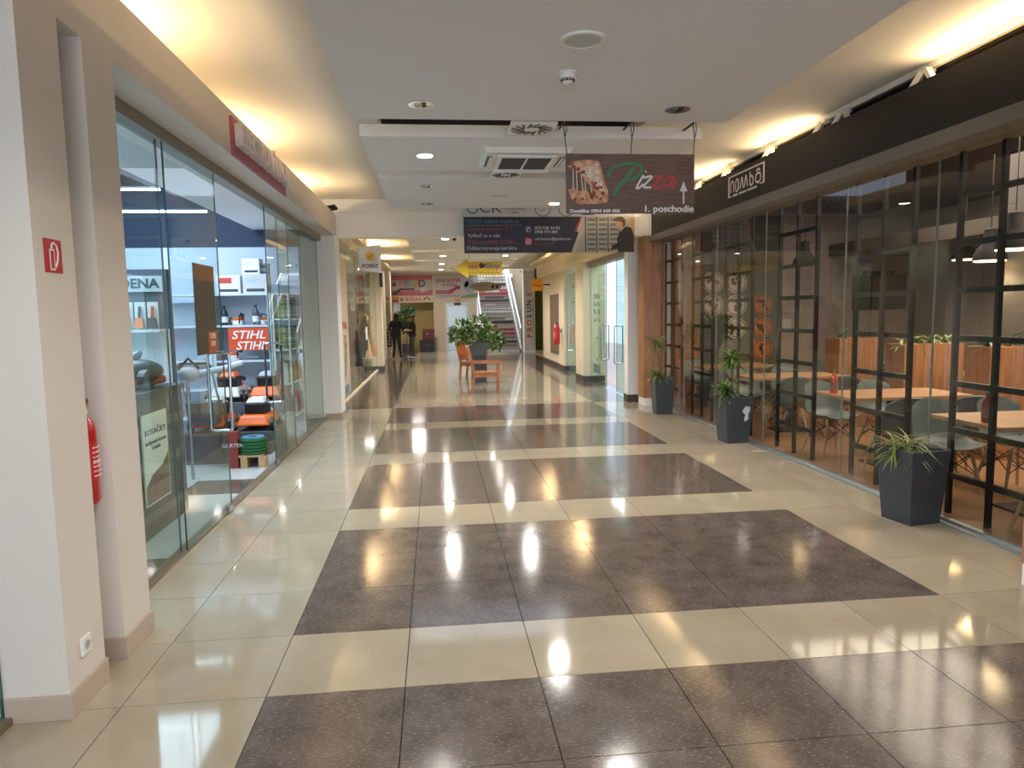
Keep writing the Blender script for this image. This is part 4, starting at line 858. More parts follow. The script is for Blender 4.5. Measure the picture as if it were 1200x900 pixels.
text('prihlás svoje dieťa', 0.07, pm('#d8c8c8'), t, -0.6, -0.255, 0.013, width=0.55, ext=0.002); text('www.jasleslonik.sk', 0.09, pm('#3a3234'), t, -0.35, -0.42, 0.01, width=0.95, ext=0.002)
m = MB(); m.prism([(0.15, -0.51), (0.40, -0.38), (0.97, -0.30), (0.97, -0.51)], 0.01, 0.012); m.build('hill', pm('#6f8a4c'), t); m = MB(); m.disc(0.62, -0.02, 0.26, 0.012, 0.014, 20, 0.30); m.disc(0.42, 0.1, 0.14, 0.012, 0.014, 16); m.build('blob', pm('#8d9298'), t)
t = thing('wall_sign', 'cream sign strip with red lettering under the pink poster', 'sign', (-0.205, 28.985, 2.31), FACE_CAM)
MB().box(-0.9, 0.9, -0.14, 0.14, 0, 0.01).build('board', pm('#d0b49a', 0.5), t); text('ŠKÔLKA', 0.22, pm('#a23428'), t, 0.03, 0.0, 0.01, width=0.72, bold=0.005, ext=0.003)
m = MB(); m.box(-0.88, -0.60, -0.12, 0.12, 0.01, 0.013); m.build('logo', pm('#8c2c22'), t); m = MB(); m.box(-0.85, -0.63, 0.0, 0.08, 0.013, 0.015); m.build('logo', pm('#c89038'), t); m = MB(); m.ring(0.64, -0.06, 0.08, 0.16, 0.01, 0.013, 12, 0, PI); m.build('rainbow', pm('#7a6a3c'), t); m = MB(); m.disc(-0.46, 0.0, 0.09, 0.01, 0.013, 6); m.build('flower', pm('#5f6450'), t)
t = thing('notice', 'white paper sheet on the olive alcove behind the plant', 'paper', (-0.95, 29.99, 1.95), FACE_CAM); MB().box(-0.14, 0.16, -0.16, 0.22, 0, 0.01).build('sheet', WHITEP, t)
t = thing('number_sign', 'small orange floor number sign above the lift', 'sign', (1.78, 28.985, 2.245), FACE_CAM); MB().box(-0.14, 0.14, -0.07, 0.07, 0, 0.01).build('board', pm('#c9a070'), t); text('-1/0', 0.12, pm('#c46a18'), t, 0, 0, 0.01, ext=0.002)
# lift
t = thing('lift', 'stainless steel lift doors in the far wall', 'lift', (1.77, 29.0, 0)); LFM = mat('lift_steel', '#aeb8be', 0.25, metal=0.8)
m = MB(); m.box(-0.53, -0.43, -0.02, 0.25, 0, 2.15); m.box(0.43, 0.53, -0.02, 0.25, 0, 2.15); m.box(-0.43, 0.43, -0.02, 0.25, 2.0, 2.15); m.build('frame', mat('lift_frame', '#c4c8c8', 0.35, metal=0.4), t)
for s in (-1, 1): MB().box(0.002 if s > 0 else -0.428, 0.428 if s > 0 else -0.002, 0.12, 0.16, 0.01, 1.995).build('door_leaf', LFM, t)
MB().box(-0.14, 0.16, -0.035, -0.02, 2.03, 2.12).build('display', BLACK, t)
# chest with sign
t = thing('kiosk_box', 'dark low display box standing at the olive alcove', 'box', (0.40, 28.55, 0)); MB().box(-0.33, 0.32, -0.2, 0.2, 0, 0.52).build('body', pm('#23242a', 0.5), t); text('24/7', 0.16, pm('#4f5560'), thing_ := t, 0.0, 0, 0, name='lettering').matrix_local = Matrix.Translation((0.08, -0.202, 0.3)) @ Matrix.Rotation(PI/2, 4, 'X')
t = thing('sign_board', 'dark red board standing on the low display box', 'board', (0.47, 28.5, 0.52)); MB().box(-0.27, 0.26, -0.03, 0.03, 0, 0.47).build('panel', pm('#5a2630', 0.5), t); m = MB(); m.disc(0, 0, 0.05, 0, 0.004, 14); m.build('logo', pm('#a86a88'), t, loc=(-0.05, -0.03, 0.27), rot=(PI/2, 0, 0))
t = thing('potted_tree', 'dark green leafy plant behind the two women', 'plant', (-0.45, 27.6, 0)); MB().lathe([(0.16, 0), (0.22, 0.4)], 16).build('pot', ANTHR, t); MB().tube([(0, 0, 0.36), (0.03, 0, 1.3)], 0.02, 7).build('stem', STEM, t)
b = MB(); leaf_cloud(b, [((-0.05, 0, 1.5), 0.34), ((0.12, 0, 1.75), 0.26), ((-0.15, 0, 1.25), 0.3), ((0.05, 0, 1.1), 0.3)], 560, 0.16); f = b.build('foliage', LEAFD, t); f['kind'] = 'stuff'
# vertical sign on the wall, with arrow
t = thing('wall_sign', 'tall pale vertical sign with a black arrow on the narrow cream pier', 'sign', (-0.99, 24.612, 1.75), FACE_CAM)
MB().box(-0.085, 0.085, -0.55, 0.6, 0, 0.008).build('board', pm('#cdbb94', 0.5), t); text('SOLÁRIUM', 0.13, pm('#2c2620'), t, 0.0, -0.08, 0.008, width=0.85, rotz=PI/2, ext=0.002); m = MB(); m.prism([(-0.08, 0.50), (-0.03, 0.54), (-0.03, 0.515), (0.075, 0.515), (0.075, 0.485), (-0.03, 0.485), (-0.03, 0.46)], 0.008, 0.011); m.build('arrow', pm('#1c1814'), t)
t = thing('wall_sign', 'black sign with white vertical letters low on the narrow cream pier', 'sign', (-0.99, 24.612, 0.78), FACE_CAM); MB().box(-0.085, 0.09, -0.36, 0.33, 0, 0.012).build('board', pm('#1a1512', 0.5), t); text('PASÁŽ', 0.15, pm('#cfc8bc'), t, 0, 0, 0.012, width=0.58, rotz=PI/2, ext=0.002)
t = thing('wall_lamp', 'black rectangular box lamp high on the cream pillar', 'lamp', (-0.78, 18.48, 2.72)); MB().box(-0.045, 0.045, -0.07, 0, -0.25, 0.15).build('body', BLACK, t); MB().box(-0.03, 0.03, -0.072, -0.07, -0.2, 0.1).build('front', mat('lamp_dark', '#26221e', 0.3), t)
# camera dome / small detector on the beam
t = thing('security_camera', 'small dark security camera under the cross beam', 'camera', (1.13, 9.0, 2.905)); MB().box(-0.03, 0.03, -0.03, 0.03, -0.015, 0).build('mount', WHITE, t); MB().lathe([(0.03, -0.015), (0.028, -0.04), (0.012, -0.055)], 14).build('dome', BLACK, t, smooth=True)
# vertical lettering on the white column
t = thing('column_lettering', 'vertical orange and black letters on the white column by the stairs', 'sign', (4.65, 26.198, 1.40), FACE_CAM)
MB().box(-0.215, 0.215, -1.35, 1.95, -0.0, 0.002).build('backing', pm('#d4d0cc', 0.5), t)
for k, (s, c) in enumerate(zip('PROSUN', ('#c2502c', '#c2502c', '#c2502c', '#2a2624', '#2a2624', '#2a2624'))): text(s, 0.30, pm(c), t, 0.0, -0.72+0.27*k, 0.002, rotz=PI/2, bold=0.006, ext=0.003)
text('E', 0.26, pm('#d0582c'), t, 0.0, 0.98, 0.002, rotz=PI/2, bold=0.006, ext=0.003); text('SOLÁRNE A FOTOVOLTICKÉ SYSTÉMY', 0.06, pm('#6a6460'), t, 0.165, -0.1, 0.002, rotz=PI/2, width=1.9, ext=0.002)
# stairs
t = thing('staircase', 'white staircase with coloured advert strips on its risers', 'stairs', (0, 0, 0))
S0, SX0, SX1 = 27.0, 2.78, 4.32; rise, run, NS = 0.165, 0.29, 22
cols = ['#3c3836', '#d4d2d0', '#a8404c', '#c4c0ba', '#9c8f7c', '#b05058', '#bdb8b0', '#4c4844', '#c8a8a8', '#d8d6d4', '#8a8478']
STW = mat('stair_white', '#d4d0cc', 0.5)
treads = ['#7a726a', '#6b645e']
for i in range(NS):
    y0 = S0+run*i; z = rise*(i+1)
    st = MB().box(SX0, SX1, y0+0.01, y0+run+0.03, z-rise, z-0.03).build('step', STW, t)
    MB().box(SX0, SX1, y0-0.02, y0+run, z-0.03, z).build('tread', pm(treads[i % 2], 0.4), st)
    c = cols[(i*3+1) % len(cols)]; ad = MB().box(SX0+0.03, SX1-0.03, y0+0.006, y0+0.01, z-rise+0.015, z-0.04).build('advert_strip', pm(c, 0.5), st)
    if i % 2 == 0:
        xa = SX0+0.1+(i*0.37 % 0.7); MB().box(xa, xa+0.5+0.2*(i % 3), y0+0.003, y0+0.006, z-rise+0.025, z-0.05).build('advert_block', pm(cols[(i*5+3) % len(cols)], 0.5), ad)
    else:
        m = MB()
        for k in range(9): m.box(SX0+0.12+0.15*k, SX0+0.20+0.15*k, y0+0.003, y0+0.006, z-rise+0.05, z-0.075)
        m.build('advert_print', pm('#4a3434'), ad)
zt = rise*NS; yt = S0+run*NS
RW = mat('rail_white', '#e4e4e4', 0.35)
for nm, x in (('handrail', SX0-0.03), ('handrail', SX1+0.05)):
    b = MB(); b.bar((x, S0-0.05, 0.98), (x, yt, zt+0.95), 0.06, 0.06); b.bar((x, S0-0.05, 0.12), (x, yt, zt+0.02), 0.05, 0.12); b.build(nm, RW, t)
    for k in range(16): y = S0+0.1+run*1.35*k; z0 = rise*(y-S0)/run; MB().box(x-0.015, x+0.015, y-0.015, y+0.015, z0+0.12, z0+1.0).build('baluster', RW, t)
struct('floor_upper', MB().box(2.66, 4.75, yt, 36, zt-0.2, zt), WALLW, 'upper landing of the stairs')
# brown framed panel and extinguisher on the right far wall
t = thing('wall_panel', 'brown framed notice panel on the cream wall', 'panel', (4.42, 18.5, 1.30), FACE_LEFT); m = MB(); m.box(-0.92, 0.92, -1.0, 0.95, 0, 0.02); m.build('frame', pm('#cfc2a4'), t); MB().box(-0.84, 0.84, -0.93, 0.88, 0.02, 0.024).build('board', mat('brown_panel', '#6e5848', 0.6), t)
extinguisher('red fire extinguisher on the far wall beside the brown framed panel', (4.205, 17.0, 0.72), rotz=-PI/2, s=1.35)
# printed stickers on the greenish door
t = thing('door_sticker', 'dark opening hours print on the greenish glass door', 'sticker', (4.394, 12.75, 1.35), FACE_LEFT)
for k, (s, yy, h) in enumerate((('OTVORENÉ', 0.62, 0.16), ('Po-Pia', 0.45, 0.16), ('9-18', 0.27, 0.2), ('So 9-12', 0.1, 0.14))): text(s, h, pm('#3f5a58'), t, 0, yy, 0, width=0.62, ext=0.0008)
m = MB(); m.ring(0, -0.55, 0.24, 0.27, 0, 0.001, 24); m.box(-0.35, 0.35, -1.1, -0.9, 0, 0.001); m.build('logo', pm('#5d7a76'), t)
# boutique window goods
t = thing('window_sticker', 'pale window sticker with red lettering and a black dancing figure', 'sticker', (-0.972, 11.08, 1.45), FACE_RIGHT)
MB().box(-0.6, 0.58, -1.35, 1.3, 0, 0.001).build('film', pm('#c8b8a6', 0.6), t); text('VÝPREDAJ', 0.2, pm('#b04438'), t, -0.05, 0.0, 0.001, width=0.8); text('-70%', 0.3, pm('#b88478'), t, -0.05, -0.3, 0.001)
m = MB(); m.prism([(-0.2, -1.0), (-0.12, -0.98), (0.02, -0.72), (0.1, -0.5), (0.0, -0.45), (-0.12, -0.62)], 0.001, 0.002); m.prism([(0.0, -0.5), (-0.15, -0.3), (-0.12, -0.28), (0.06, -0.46)], 0.001, 0.002); m.disc(0.06, -0.4, 0.06, 0.001, 0.002, 10); m.build('figure', pm('#221c20'), t)
m = MB(); m.box(-0.3, 0.35, -1.33, -1.15, 0.001, 0.002); m.build('blue_band', pm('#5f86a4'), t)
def garment(name, label, loc, h, wd, c, cat='clothes'):
    t = thing(name, label, cat, loc); MB().lathe([(0.14, 0), (0.14, 0.02), (0.015, 0.04), (0.015, h*0.6)], 14).build('stand', CHROME, t)
    b = MB(); b.lathe([(wd*1.1, h*0.28), (wd*0.75, h*0.58), (wd*0.55, h*0.70), (wd*0.8, h*0.88), (wd*0.45, h*0.97), (wd*0.2, h)], 16); b.v = [(x*1.15, y*0.7, z) for x, y, z in b.v]; b.build('dress', pm(c, 0.85), t, smooth=True); return t
garment('dress_form', 'long dark dress on a stand in the boutique window', (-1.15, 13.5, 0.0), 1.75, 0.21, '#2c2028'); garment('dress_form', 'wine red dress on a stand in the boutique window', (-1.22, 14.2, 0.0), 1.95, 0.2, '#5a2430')
garment('dress_form', 'pale beige coat on a stand in the boutique window', (-1.15, 15.9, 0.0), 1.8, 0.22, '#b8a488'); garment('dress_form', 'tan coat on a stand near the cream pillar', (-1.15, 17.3, 0.0), 1.8, 0.22, '#a8825c')
t = thing('banner', 'white spotted vertical banner in the boutique window', 'banner', (-1.02, 12.95, 2.2), FACE_RIGHT); MB().box(-0.35, 0.35, -0.45, 0.45, 0, 0.01).build('board', pm('#dcd4c0'), t)
m = MB()
for k in range(16): m.disc(random.uniform(-0.3, 0.3), random.uniform(-0.4, 0.4), 0.04, 0.01, 0.012, 8)
m.build('dots', pm('#2a2420'), t)
t = thing('banner', 'pink and grey photo banner in the boutique window', 'banner', (-1.03, 14.95, 2.15), FACE_RIGHT); MB().box(-0.7, 0.7, -0.5, 0.5, 0, 0.01).build('board', mat('photo_pink', '#a88a84', 0.6, vary=0.5, scale=6, col2='#6a5a5c'), t)
t = thing('notice', 'black framed white notice on the boutique glass', 'paper', (-0.972, 15.4, 1.15), FACE_RIGHT); MB().box(-0.3, 0.3, -0.4, 0.4, 0, 0.004).build('frame', pm('#201c1c'), t); MB().box(-0.24, 0.24, -0.12, 0.2, 0.004, 0.005).build('sheet', WHITEP, t)

# ================================================================== garden machine shop
area('shop_ceiling_light', (-3.0, 3.6, 3.6), 2.2, 5.5, 230, (0.66, 0.83, 1.0), (0, 0, 0))
TUBE = mat('tube_light', '#ffffff', 0.3, emit=12, ecol='#dff2ff')
for (x0, x1, y, lab) in ((-3.6, -2.07, 4.97, 'white fluorescent tube crossing the dark blue shop ceiling, nearer the entrance'), (-3.9, -2.09, 6.6, 'white fluorescent tube crossing the dark blue shop ceiling, nearer the back wall')):
    t = thing('tube_light', lab, 'lamp', ((x0+x1)/2, y, 3.0)); L = (x1-x0)/2
    MB().box(-L, L, -0.012, 0.012, 0.014, 0.03).build('housing', mat('tube_housing', '#5a646c', 0.5), t); MB().tube([(-L, 0, 0), (L, 0, 0)], 0.012, 10).build('tube', TUBE, t)
    for sx in (-0.8, 0.8): MB().tube([(sx*L, 0, 0.03), (sx*L, 0, 0.8)], 0.004, 6).build('suspension', BLACKM, t)
# shelf unit on the back wall
SHW = mat('shelf_white', '#c3d0dc', 0.5)
def shelf_unit(label, x0, x1, y0, y1, levels, top):
    t = thing('shelf_unit', label, 'shelf', ((x0+x1)/2, (y0+y1)/2, 0)); a, b = (x1-x0)/2, (y1-y0)/2
    for sx in (-1, 1):
        MB().box(sx*a-0.02, sx*a+0.02, -b, b, 0, top).build('side_panel', SHW, t)
    for z in levels: MB().box(-a+0.02, a-0.02, -b, b, z-0.025, z).build('shelf_board', SHW, t)
    MB().box(-a+0.02, a-0.02, b-0.015, b, 0, top).build('back_panel', SHW, t)
    return t
LV = [0.35, 0.72, 1.09, 1.545, 1.95]
shelf_unit('white shelf unit with chainsaws against the shop back wall', -2.07, -1.36, 6.5, 6.9, LV, 1.95)
shelf_unit('white shelf unit with boxes behind the poster door', -3.4, -2.12, 6.5, 6.9, LV, 1.85)
def carton(label, c, d, col, band, rotz=0):
    t = thing('carton', label, 'box', (c[0], c[1], c[2]), rotz); x, y, z = d[0]/2, d[1]/2, d[2]
    MB().box(-x, x, -y, y, 0, z).build('box_body', pm(col, 0.6), t, bevel=0.003)
    MB().box(-x*0.75, x*0.3, -y-0.002, -y, z*0.55, z*0.85).build('print', pm(band, 0.5), t); MB().box(-x*0.7, x*0.8, -y-0.002, -y, z*0.1, z*0.25).build('print', pm('#3c4046', 0.5), t)
carton('white carton with a red print and saw picture on the top shelf', (-1.86, 6.66, 1.95), (0.30, 0.25, 0.24), '#dfe4ea', '#c24438')
carton('large pale carton with a small orange strip on the top shelf', (-1.53, 6.68, 1.95), (0.30, 0.28, 0.25), '#c9ccd0', '#b9c4d4')
carton('plain white carton stacked on the large pale carton', (-1.58, 6.68, 2.20), (0.22, 0.22, 0.20), '#f0f3f6', '#dfe4ea')
carton('small grey gadget box on top of the stacked cartons', (-1.42, 6.68, 2.20), (0.1, 0.1, 0.14), '#8d9aa6', '#5a6068')
def chainsaw(label, loc, rotz, c1=ORANGE, s=1.0):
    t = thing('chainsaw', label, 'chainsaw', loc, rotz, 'chainsaws on the shop shelves')
    MB().box(-0.13, 0.10, -0.07, 0.07, 0.0, 0.10).build('engine_housing', OFFW, t, bevel=0.015); MB().box(-0.12, 0.08, -0.065, 0.065, 0.10, 0.165).build('top_cover', c1, t, bevel=0.02)
    MB().tube([(0.06, -0.085, 0.03), (0.07, -0.085, 0.20), (0.05, 0.0, 0.23), (0.05, 0.085, 0.18), (0.05, 0.085, 0.05)], 0.011, 8).build('front_handle', BLACK, t, smooth=True)
    MB().tube([(-0.12, 0, 0.13), (-0.22, 0, 0.15), (-0.25, 0, 0.08), (-0.22, 0, 0.02), (-0.12, 0, 0.02)], 0.014, 8).build('rear_handle', BLACK, t, smooth=True)
    MB().prism([(0.10, 0.02), (0.46, 0.025), (0.485, 0.05), (0.46, 0.075), (0.10, 0.08)], -0.004, 0.004, Matrix.Rotation(PI/2, 4, 'X')).build('guide_bar', STEEL, t)
    MB().bar((0.10, -0.06, 0.17), (0.14, -0.06, 0.24), 0.012, 0.10).build('hand_guard', BLACK, t); t.scale = (s,)*3; return t
cs = chainsaw('orange and white chainsaw on the upper shelf beside the spray bottle', (-1.78, 6.66, 1.545), -0.4, s=0.62)
copy_tree(cs, label='orange chainsaw at the glass door end of the upper shelf', loc=(-1.47, 6.66, 1.545), rotz=-1.2)
copy_tree(cs, label='chainsaw lying on the shelf under the red brand sign', loc=(-1.86, 6.66, 1.09), rotz=0.15)
copy_tree(cs, label='chainsaw on the second shelf, pointing at the entrance', loc=(-1.84, 6.64, 0.72), rotz=0.3)
copy_tree(cs, label='chainsaw on the second shelf beside the yellow bag', loc=(-1.5, 6.66, 0.72), rotz=-0.8)
def bottle(name, label, loc, col, capc, h=0.24, r=0.035, cat='bottle', m=None, group=None):
    t = thing(name, label, cat, loc, group=group); MB().lathe([(r*0.9, 0), (r, 0.01), (r, h*0.55), (r*0.85, h*0.68), (r*0.35, h*0.85), (r*0.33, h*0.93)], 16).build('body', m or pm(col, 0.3), t, smooth=True)
    MB().lathe([(r*0.4, h*0.93), (r*0.4, h)], 12).build('cap', pm(capc, 0.4), t); MB().lathe([(r*1.02, h*0.15), (r*1.02, h*0.45)], 16, capb=False, capt=False).build('label', pm('#d8d8d4') if name != 'bottle' else pm('#7a5a50'), t, smooth=True); return t
bottle('oil_bottle', 'dark oil bottle at the end of the upper shelf', (-1.95, 6.62, 1.545), '#22262c', '#1a1a1a', 0.25, 0.045)
bottle('oil_bottle', 'grey spray bottle between the two chainsaws of the upper shelf', (-1.55, 6.60, 1.545), '#4a5058', '#23262a', 0.26, 0.045)
# red brand sign
t = thing('brand_sign', 'orange red brand sign with white capital letters between the shelves', 'sign', (-1.63, 6.48, 1.36), FACE_CAM)
MB().box(-0.25, 0.25, -0.14, 0.15, -0.02, 0).build('board', pm('#d0502c', 0.4), t); text('STIHL', 0.15, pm('#e8e4e0'), t, 0, 0.055, 0, width=0.42, shear=0.25, bold=0.002); text('STIHL', 0.15, pm('#e8e4e0'), t, 0.03, -0.085, 0, width=0.38, shear=0.25, bold=0.002)
def mower(label, loc, rotz, deckm, topm, s=1.0, handle=True):
    t = thing('lawn_mower', label, 'lawn mower', loc, rotz, 'lawn mowers at the shop entrance')
    b = MB(); b.frustum(0.0, 0, 0.07, 0.21, 0.34, 0.23, 0.27, 0.17); b.build('deck', deckm, t, bevel=0.03); b = MB(); b.frustum(0.26, 0, 0.16, 0.25, 0.08, 0.16, 0.05, 0.12); b.build('bumper', OFFW if deckm is ORANGE else ORANGE, t, bevel=0.02); b = MB(); b.box(-0.02, 0.02, 0.14, 0.19, 0.26, 0.36); b.tube([(0.05, 0.15, 0.30), (0.05, 0.19, 0.30)], 0.045, 12); b.build('muffler', STEEL, t)
    MB().box(-0.16, 0.16, -0.14, 0.14, 0.20, 0.36).build('engine', BLACK, t, bevel=0.02); MB().frustum(0, 0, 0.36, 0.43, 0.15, 0.13, 0.11, 0.09).build('engine_cover', topm, t, bevel=0.015)
    for sx in (-1, 1):
        for sy in (-1, 1):
            wm = MB(); wm.lathe([(0.09, -0.02), (0.09, 0.02)], 16); w_ = wm.build('wheel', BLACK, t, loc=(sx*0.28, sy*0.25, 0.09), rot=(PI/2, 0, 0)); MB().lathe([(0.045, -0.024), (0.045, 0.024)], 12).build('hub', OFFW, w_)
    if handle:
        for sy in (-1, 1): MB().tube([(-0.28, sy*0.2, 0.15), (-0.62, sy*0.2, 0.60), (-0.78, sy*0.2, 0.92)], 0.014, 8).build('handle_tube', STEEL, t, smooth=True)
        MB().tube([(-0.78, -0.2, 0.92), (-0.80, -0.15, 0.96), (-0.80, 0.15, 0.96), (-0.78, 0.2, 0.92)], 0.016, 8).build('grip', BLACK, t, smooth=True)
        b = MB(); b.frustum(-0.48, 0, 0.14, 0.44, 0.13, 0.17, 0.15, 0.19); b.build('grass_box', mat('bag_grey', '#4c545a', 0.7), t, bevel=0.01)
    t.scale = (s,)*3; return t
mower('white and orange lawn mower with its handle towards the poster door', (-1.79, 5.5, 0.35), PI/2, ORANGE, OFFW, 0.85, True)
mower('orange lawn mower with pale cover behind the green hose', (-1.32, 5.52, 0.35), PI/2, ORANGE, OFFW, 0.85, False)
mower('orange and grey lawn mower on the upper step beside the right door leaf', (-1.32, 6.12, 0.62), PI/2, ORANGE, mat('grey_cover', '#9aa4ac', 0.4), 0.82, False)
mower('white lawn mower with orange cover on the upper step', (-1.79, 6.12, 0.62), PI/2, OFFW, ORANGE, 0.82, False)
t = thing('display_stand', 'grey stepped display stand carrying the lawn mowers', 'stand', (-1.57, 5.8, 0))
MB().box(-0.48, 0.48, -0.62, 0.0, 0, 0.35).build('step', pm('#4a5258', 0.6), t); MB().box(-0.48, 0.48, 0.002, 0.64, 0, 0.62).build('step', pm('#59636a', 0.6), t)
t = thing('pallet', 'small wooden pallet block under the green hose reel', 'pallet', (-1.27, 5.02, 0)); 
for k in range(3): MB().box(-0.13, 0.13, -0.14+0.10*k, -0.06+0.10*k, 0.12, 0.14).build('plank', BEECH, t)
for k in (-0.11, 0.08): MB().box(k, k+0.07, -0.14, 0.14, 0, 0.12).build('block', BEECH, t)
t = thing('hose_reel', 'coiled dark green hose tied with blue straps', 'hose', (-1.27, 5.02, 0.14)); b = MB()
for k in range(5): b.tube([(0.14*math.cos(a*PI/10), 0.12*math.sin(a*PI/10), 0.02+0.034*k) for a in range(20)], 0.019, 6, closed=True)
b.build('hose', mat('hose_green', '#1f5c34', 0.5), t, smooth=True); MB().lathe([(0.10, 0.0), (0.10, 0.16)], 16).build('core', mat('hose_core', '#24482e', 0.6), t); MB().ring(0, 0, 0.05, 0.125, 0.178, 0.19, 18).build('strap', pm('#4f86a4'), t)
t = thing('carton', 'small white carton on the floor beside the right door leaf', 'box', (-1.14, 5.10, 0)); MB().box(-0.05, 0.06, -0.1, 0.12, 0, 0.12).build('box_body', pm('#c8d2dc'), t); MB().box(-0.05, 0.06, -0.1, 0.12, 0.125, 0.24).build('box_upper', pm('#6a5a4c'), t)
t = thing('hose_stand', 'red and black hose stand beside the poster door', 'stand', (-1.46, 4.96, 0)); MB().box(-0.04, 0.05, -0.05, 0.05, 0, 0.4).build('post', pm('#8c3a34'), t); MB().tube([(-0.06, -0.03, 0.5), (-0.12, -0.03, 0.4), (-0.13, -0.03, 0.25), (-0.08, -0.03, 0.12)], 0.013, 8).build('hose', BLACK, t, smooth=True)
text('GARTEN', 0.06, pm('#d8dce0'), t, 0, 0, 0).matrix_local = Matrix.Translation((-0.0, -0.052, 0.25)) @ Matrix.Rotation(PI/2, 4, 'X')
# blower
t = thing('leaf_blower', 'pale grey leaf blower with a long tube held over the mowers', 'blower', (-1.72, 4.45, 1.08)); MB().ellipsoid((0, 0, 0), (0.11, 0.08, 0.08), 14, 9).build('motor', mat('blower_grey', '#b9c4cc', 0.4), t, smooth=True); MB().tube([(0.08, 0.02, 0), (0.34, 0.08, 0.05), (0.50, 0.12, 0.10)], [0.035, 0.03, 0.028], 12).build('tube', mat('blower_grey', '#b9c4cc'), t, smooth=True); MB().tube([(-0.1, 0, 0.05), (0, 0, 0.16), (0.1, 0, 0.06)], 0.014, 8).build('handle', BLACK, t, smooth=True)
MB().tube([(-0.02, 0, -0.08), (-0.02, 0, -1.08)], 0.018, 8).build('stand', STEEL, t)
# display wall with sign (behind first pane)
t = thing('display_stand', 'tall display stand with a grey brand sign and orange tools', 'stand', (-2.15, 4.2, 0)); MB().box(-0.55, 0.36, 0.0, 0.08, 0, 2.12).build('back_panel', pm('#3f5468', 0.6), t); MB().box(-0.55, 0.36, -0.06, 0.0, 0, 1.52).build('lower_panel', pm('#c3d0dc', 0.5), t); MB().box(-0.55, 0.36, -0.25, 0.0, 1.52, 1.545).build('shelf_board', SHW, t)
t2 = thing('brand_sign', 'pale grey brand sign with dark capital letters on the display stand', 'sign', (-2.15, 4.19, 1.98), FACE_CAM); MB().box(-0.5, 0.33, -0.075, 0.075, 0, 0.02).build('board', pm('#b4c2cc'), t2); text('GARDENA', 0.125, pm('#1f3f50'), t2, -0.02, 0, 0.02, width=0.64, bold=0.004)
for k in range(7):
    c = ['#d0602c', '#c8ced2', '#3a4046', '#d0602c', '#cfd6da', '#e07a3c', '#4a5058'][k]
    pt = thing('packaged_tool', 'tool', 'tool', (-2.58+0.115*k, 4.08, 1.545)); MB().box(-0.05, 0.05, 0, 0.008, 0, 0.26).build('card', pm('#cfd6da', 0.5), pt); MB().frustum(0, -0.03, 0.015, 0.11, 0.042, 0.025, 0.03, 0.02).build('tool_head', pm(c, 0.5), pt); MB().tube([(0, -0.03, 0.11), (0.01, -0.03, 0.22)], 0.014, 8).build('grip', pm(['#d0602c', '#33383c'][k % 2]), pt)
    tag(pt, ['orange','pale','dark','bright orange','whitish','light orange','slate'][k]+' packaged garden tool under the grey brand sign', 'tool', 'packaged tools under the grey brand sign')
# counter with robot mowers and information board
t = thing('display_counter', 'dark display counter behind the first glass pane', 'counter', (-1.72, 2.3, 0)); MB().box(-0.36, 0.33, -0.9, 0.95, 0, 1.06).build('body', pm('#4d4a40', 0.6), t); MB().box(-0.38, 0.35, -0.92, 0.97, 1.06, 1.10).build('top', pm('#2a2c2c', 0.4), t)
for k, z in enumerate((0.12, 0.5, 0.8)): MB().box(0.33, 0.336, -0.9, 0.95, z, z+0.07).build('band', pm('#6a6656', 0.6), t)
def robot(label, loc, rotz, s=1.0):
    t = thing('robot_mower', label, 'robot mower', loc, rotz, 'robot mowers on the display counter'); MB().ellipsoid((0, 0, 0.13), (0.30, 0.22, 0.11), 18, 10).build('shell', mat('robot_grey', '#2a3036', 0.35), t, smooth=True); MB().box(-0.22, 0.22, -0.17, 0.17, 0.02, 0.09).build('chassis', pm('#a8442c'), t, bevel=0.02); MB().ellipsoid((0.02, 0, 0.25), (0.13, 0.05, 0.035), 12, 6, Matrix.Rotation(-0.4, 3, 'Y')).build('lid', mat('robot_grey2', '#3c444c', 0.3), t, smooth=True)
    for sy in (-1, 1): MB().lathe([(0.08, -0.03), (0.08, 0.03)], 16).build('wheel', BLACK, t, loc=(-0.15, sy*0.2, 0.08), rot=(PI/2, 0, 0))
    t.scale = (s,)*3; return t
robot('dark grey robot mower with raised lid on the display counter', (-1.68, 2.30, 1.10), 0.9, 1.0); robot('dark grey robot mower with closed shell on the display counter', (-1.64, 2.92, 1.10), 1.4, 0.95)
t = thing('info_board', 'white information board leaning on the display counter', 'board', (-1.375, 2.57, 0.60), FACE_RIGHT); MB().box(-0.24, 0.24, -0.34, 0.34, 0, 0.01).build('board', pm('#dcdacc', 0.6), t); text('KOSAČKY', 0.06, pm('#3c4440'), t, 0.0, 0.2, 0.01, width=0.4); text('inteligentné kosenie\ntrávnika', 0.045, pm('#5a605c'), t, 0.0, 0.1, 0.01, width=0.4)
m = MB(); m.prism([(-0.23, -0.2), (-0.1, -0.12), (0.1, -0.08), (0.23, 0.0), (0.23, -0.33), (-0.23, -0.33)], 0.01, 0.011); m.build('picture', mat('meadow_print', '#5f6a52', 0.6, vary=0.5, scale=9, col2='#8a4a44'), t)
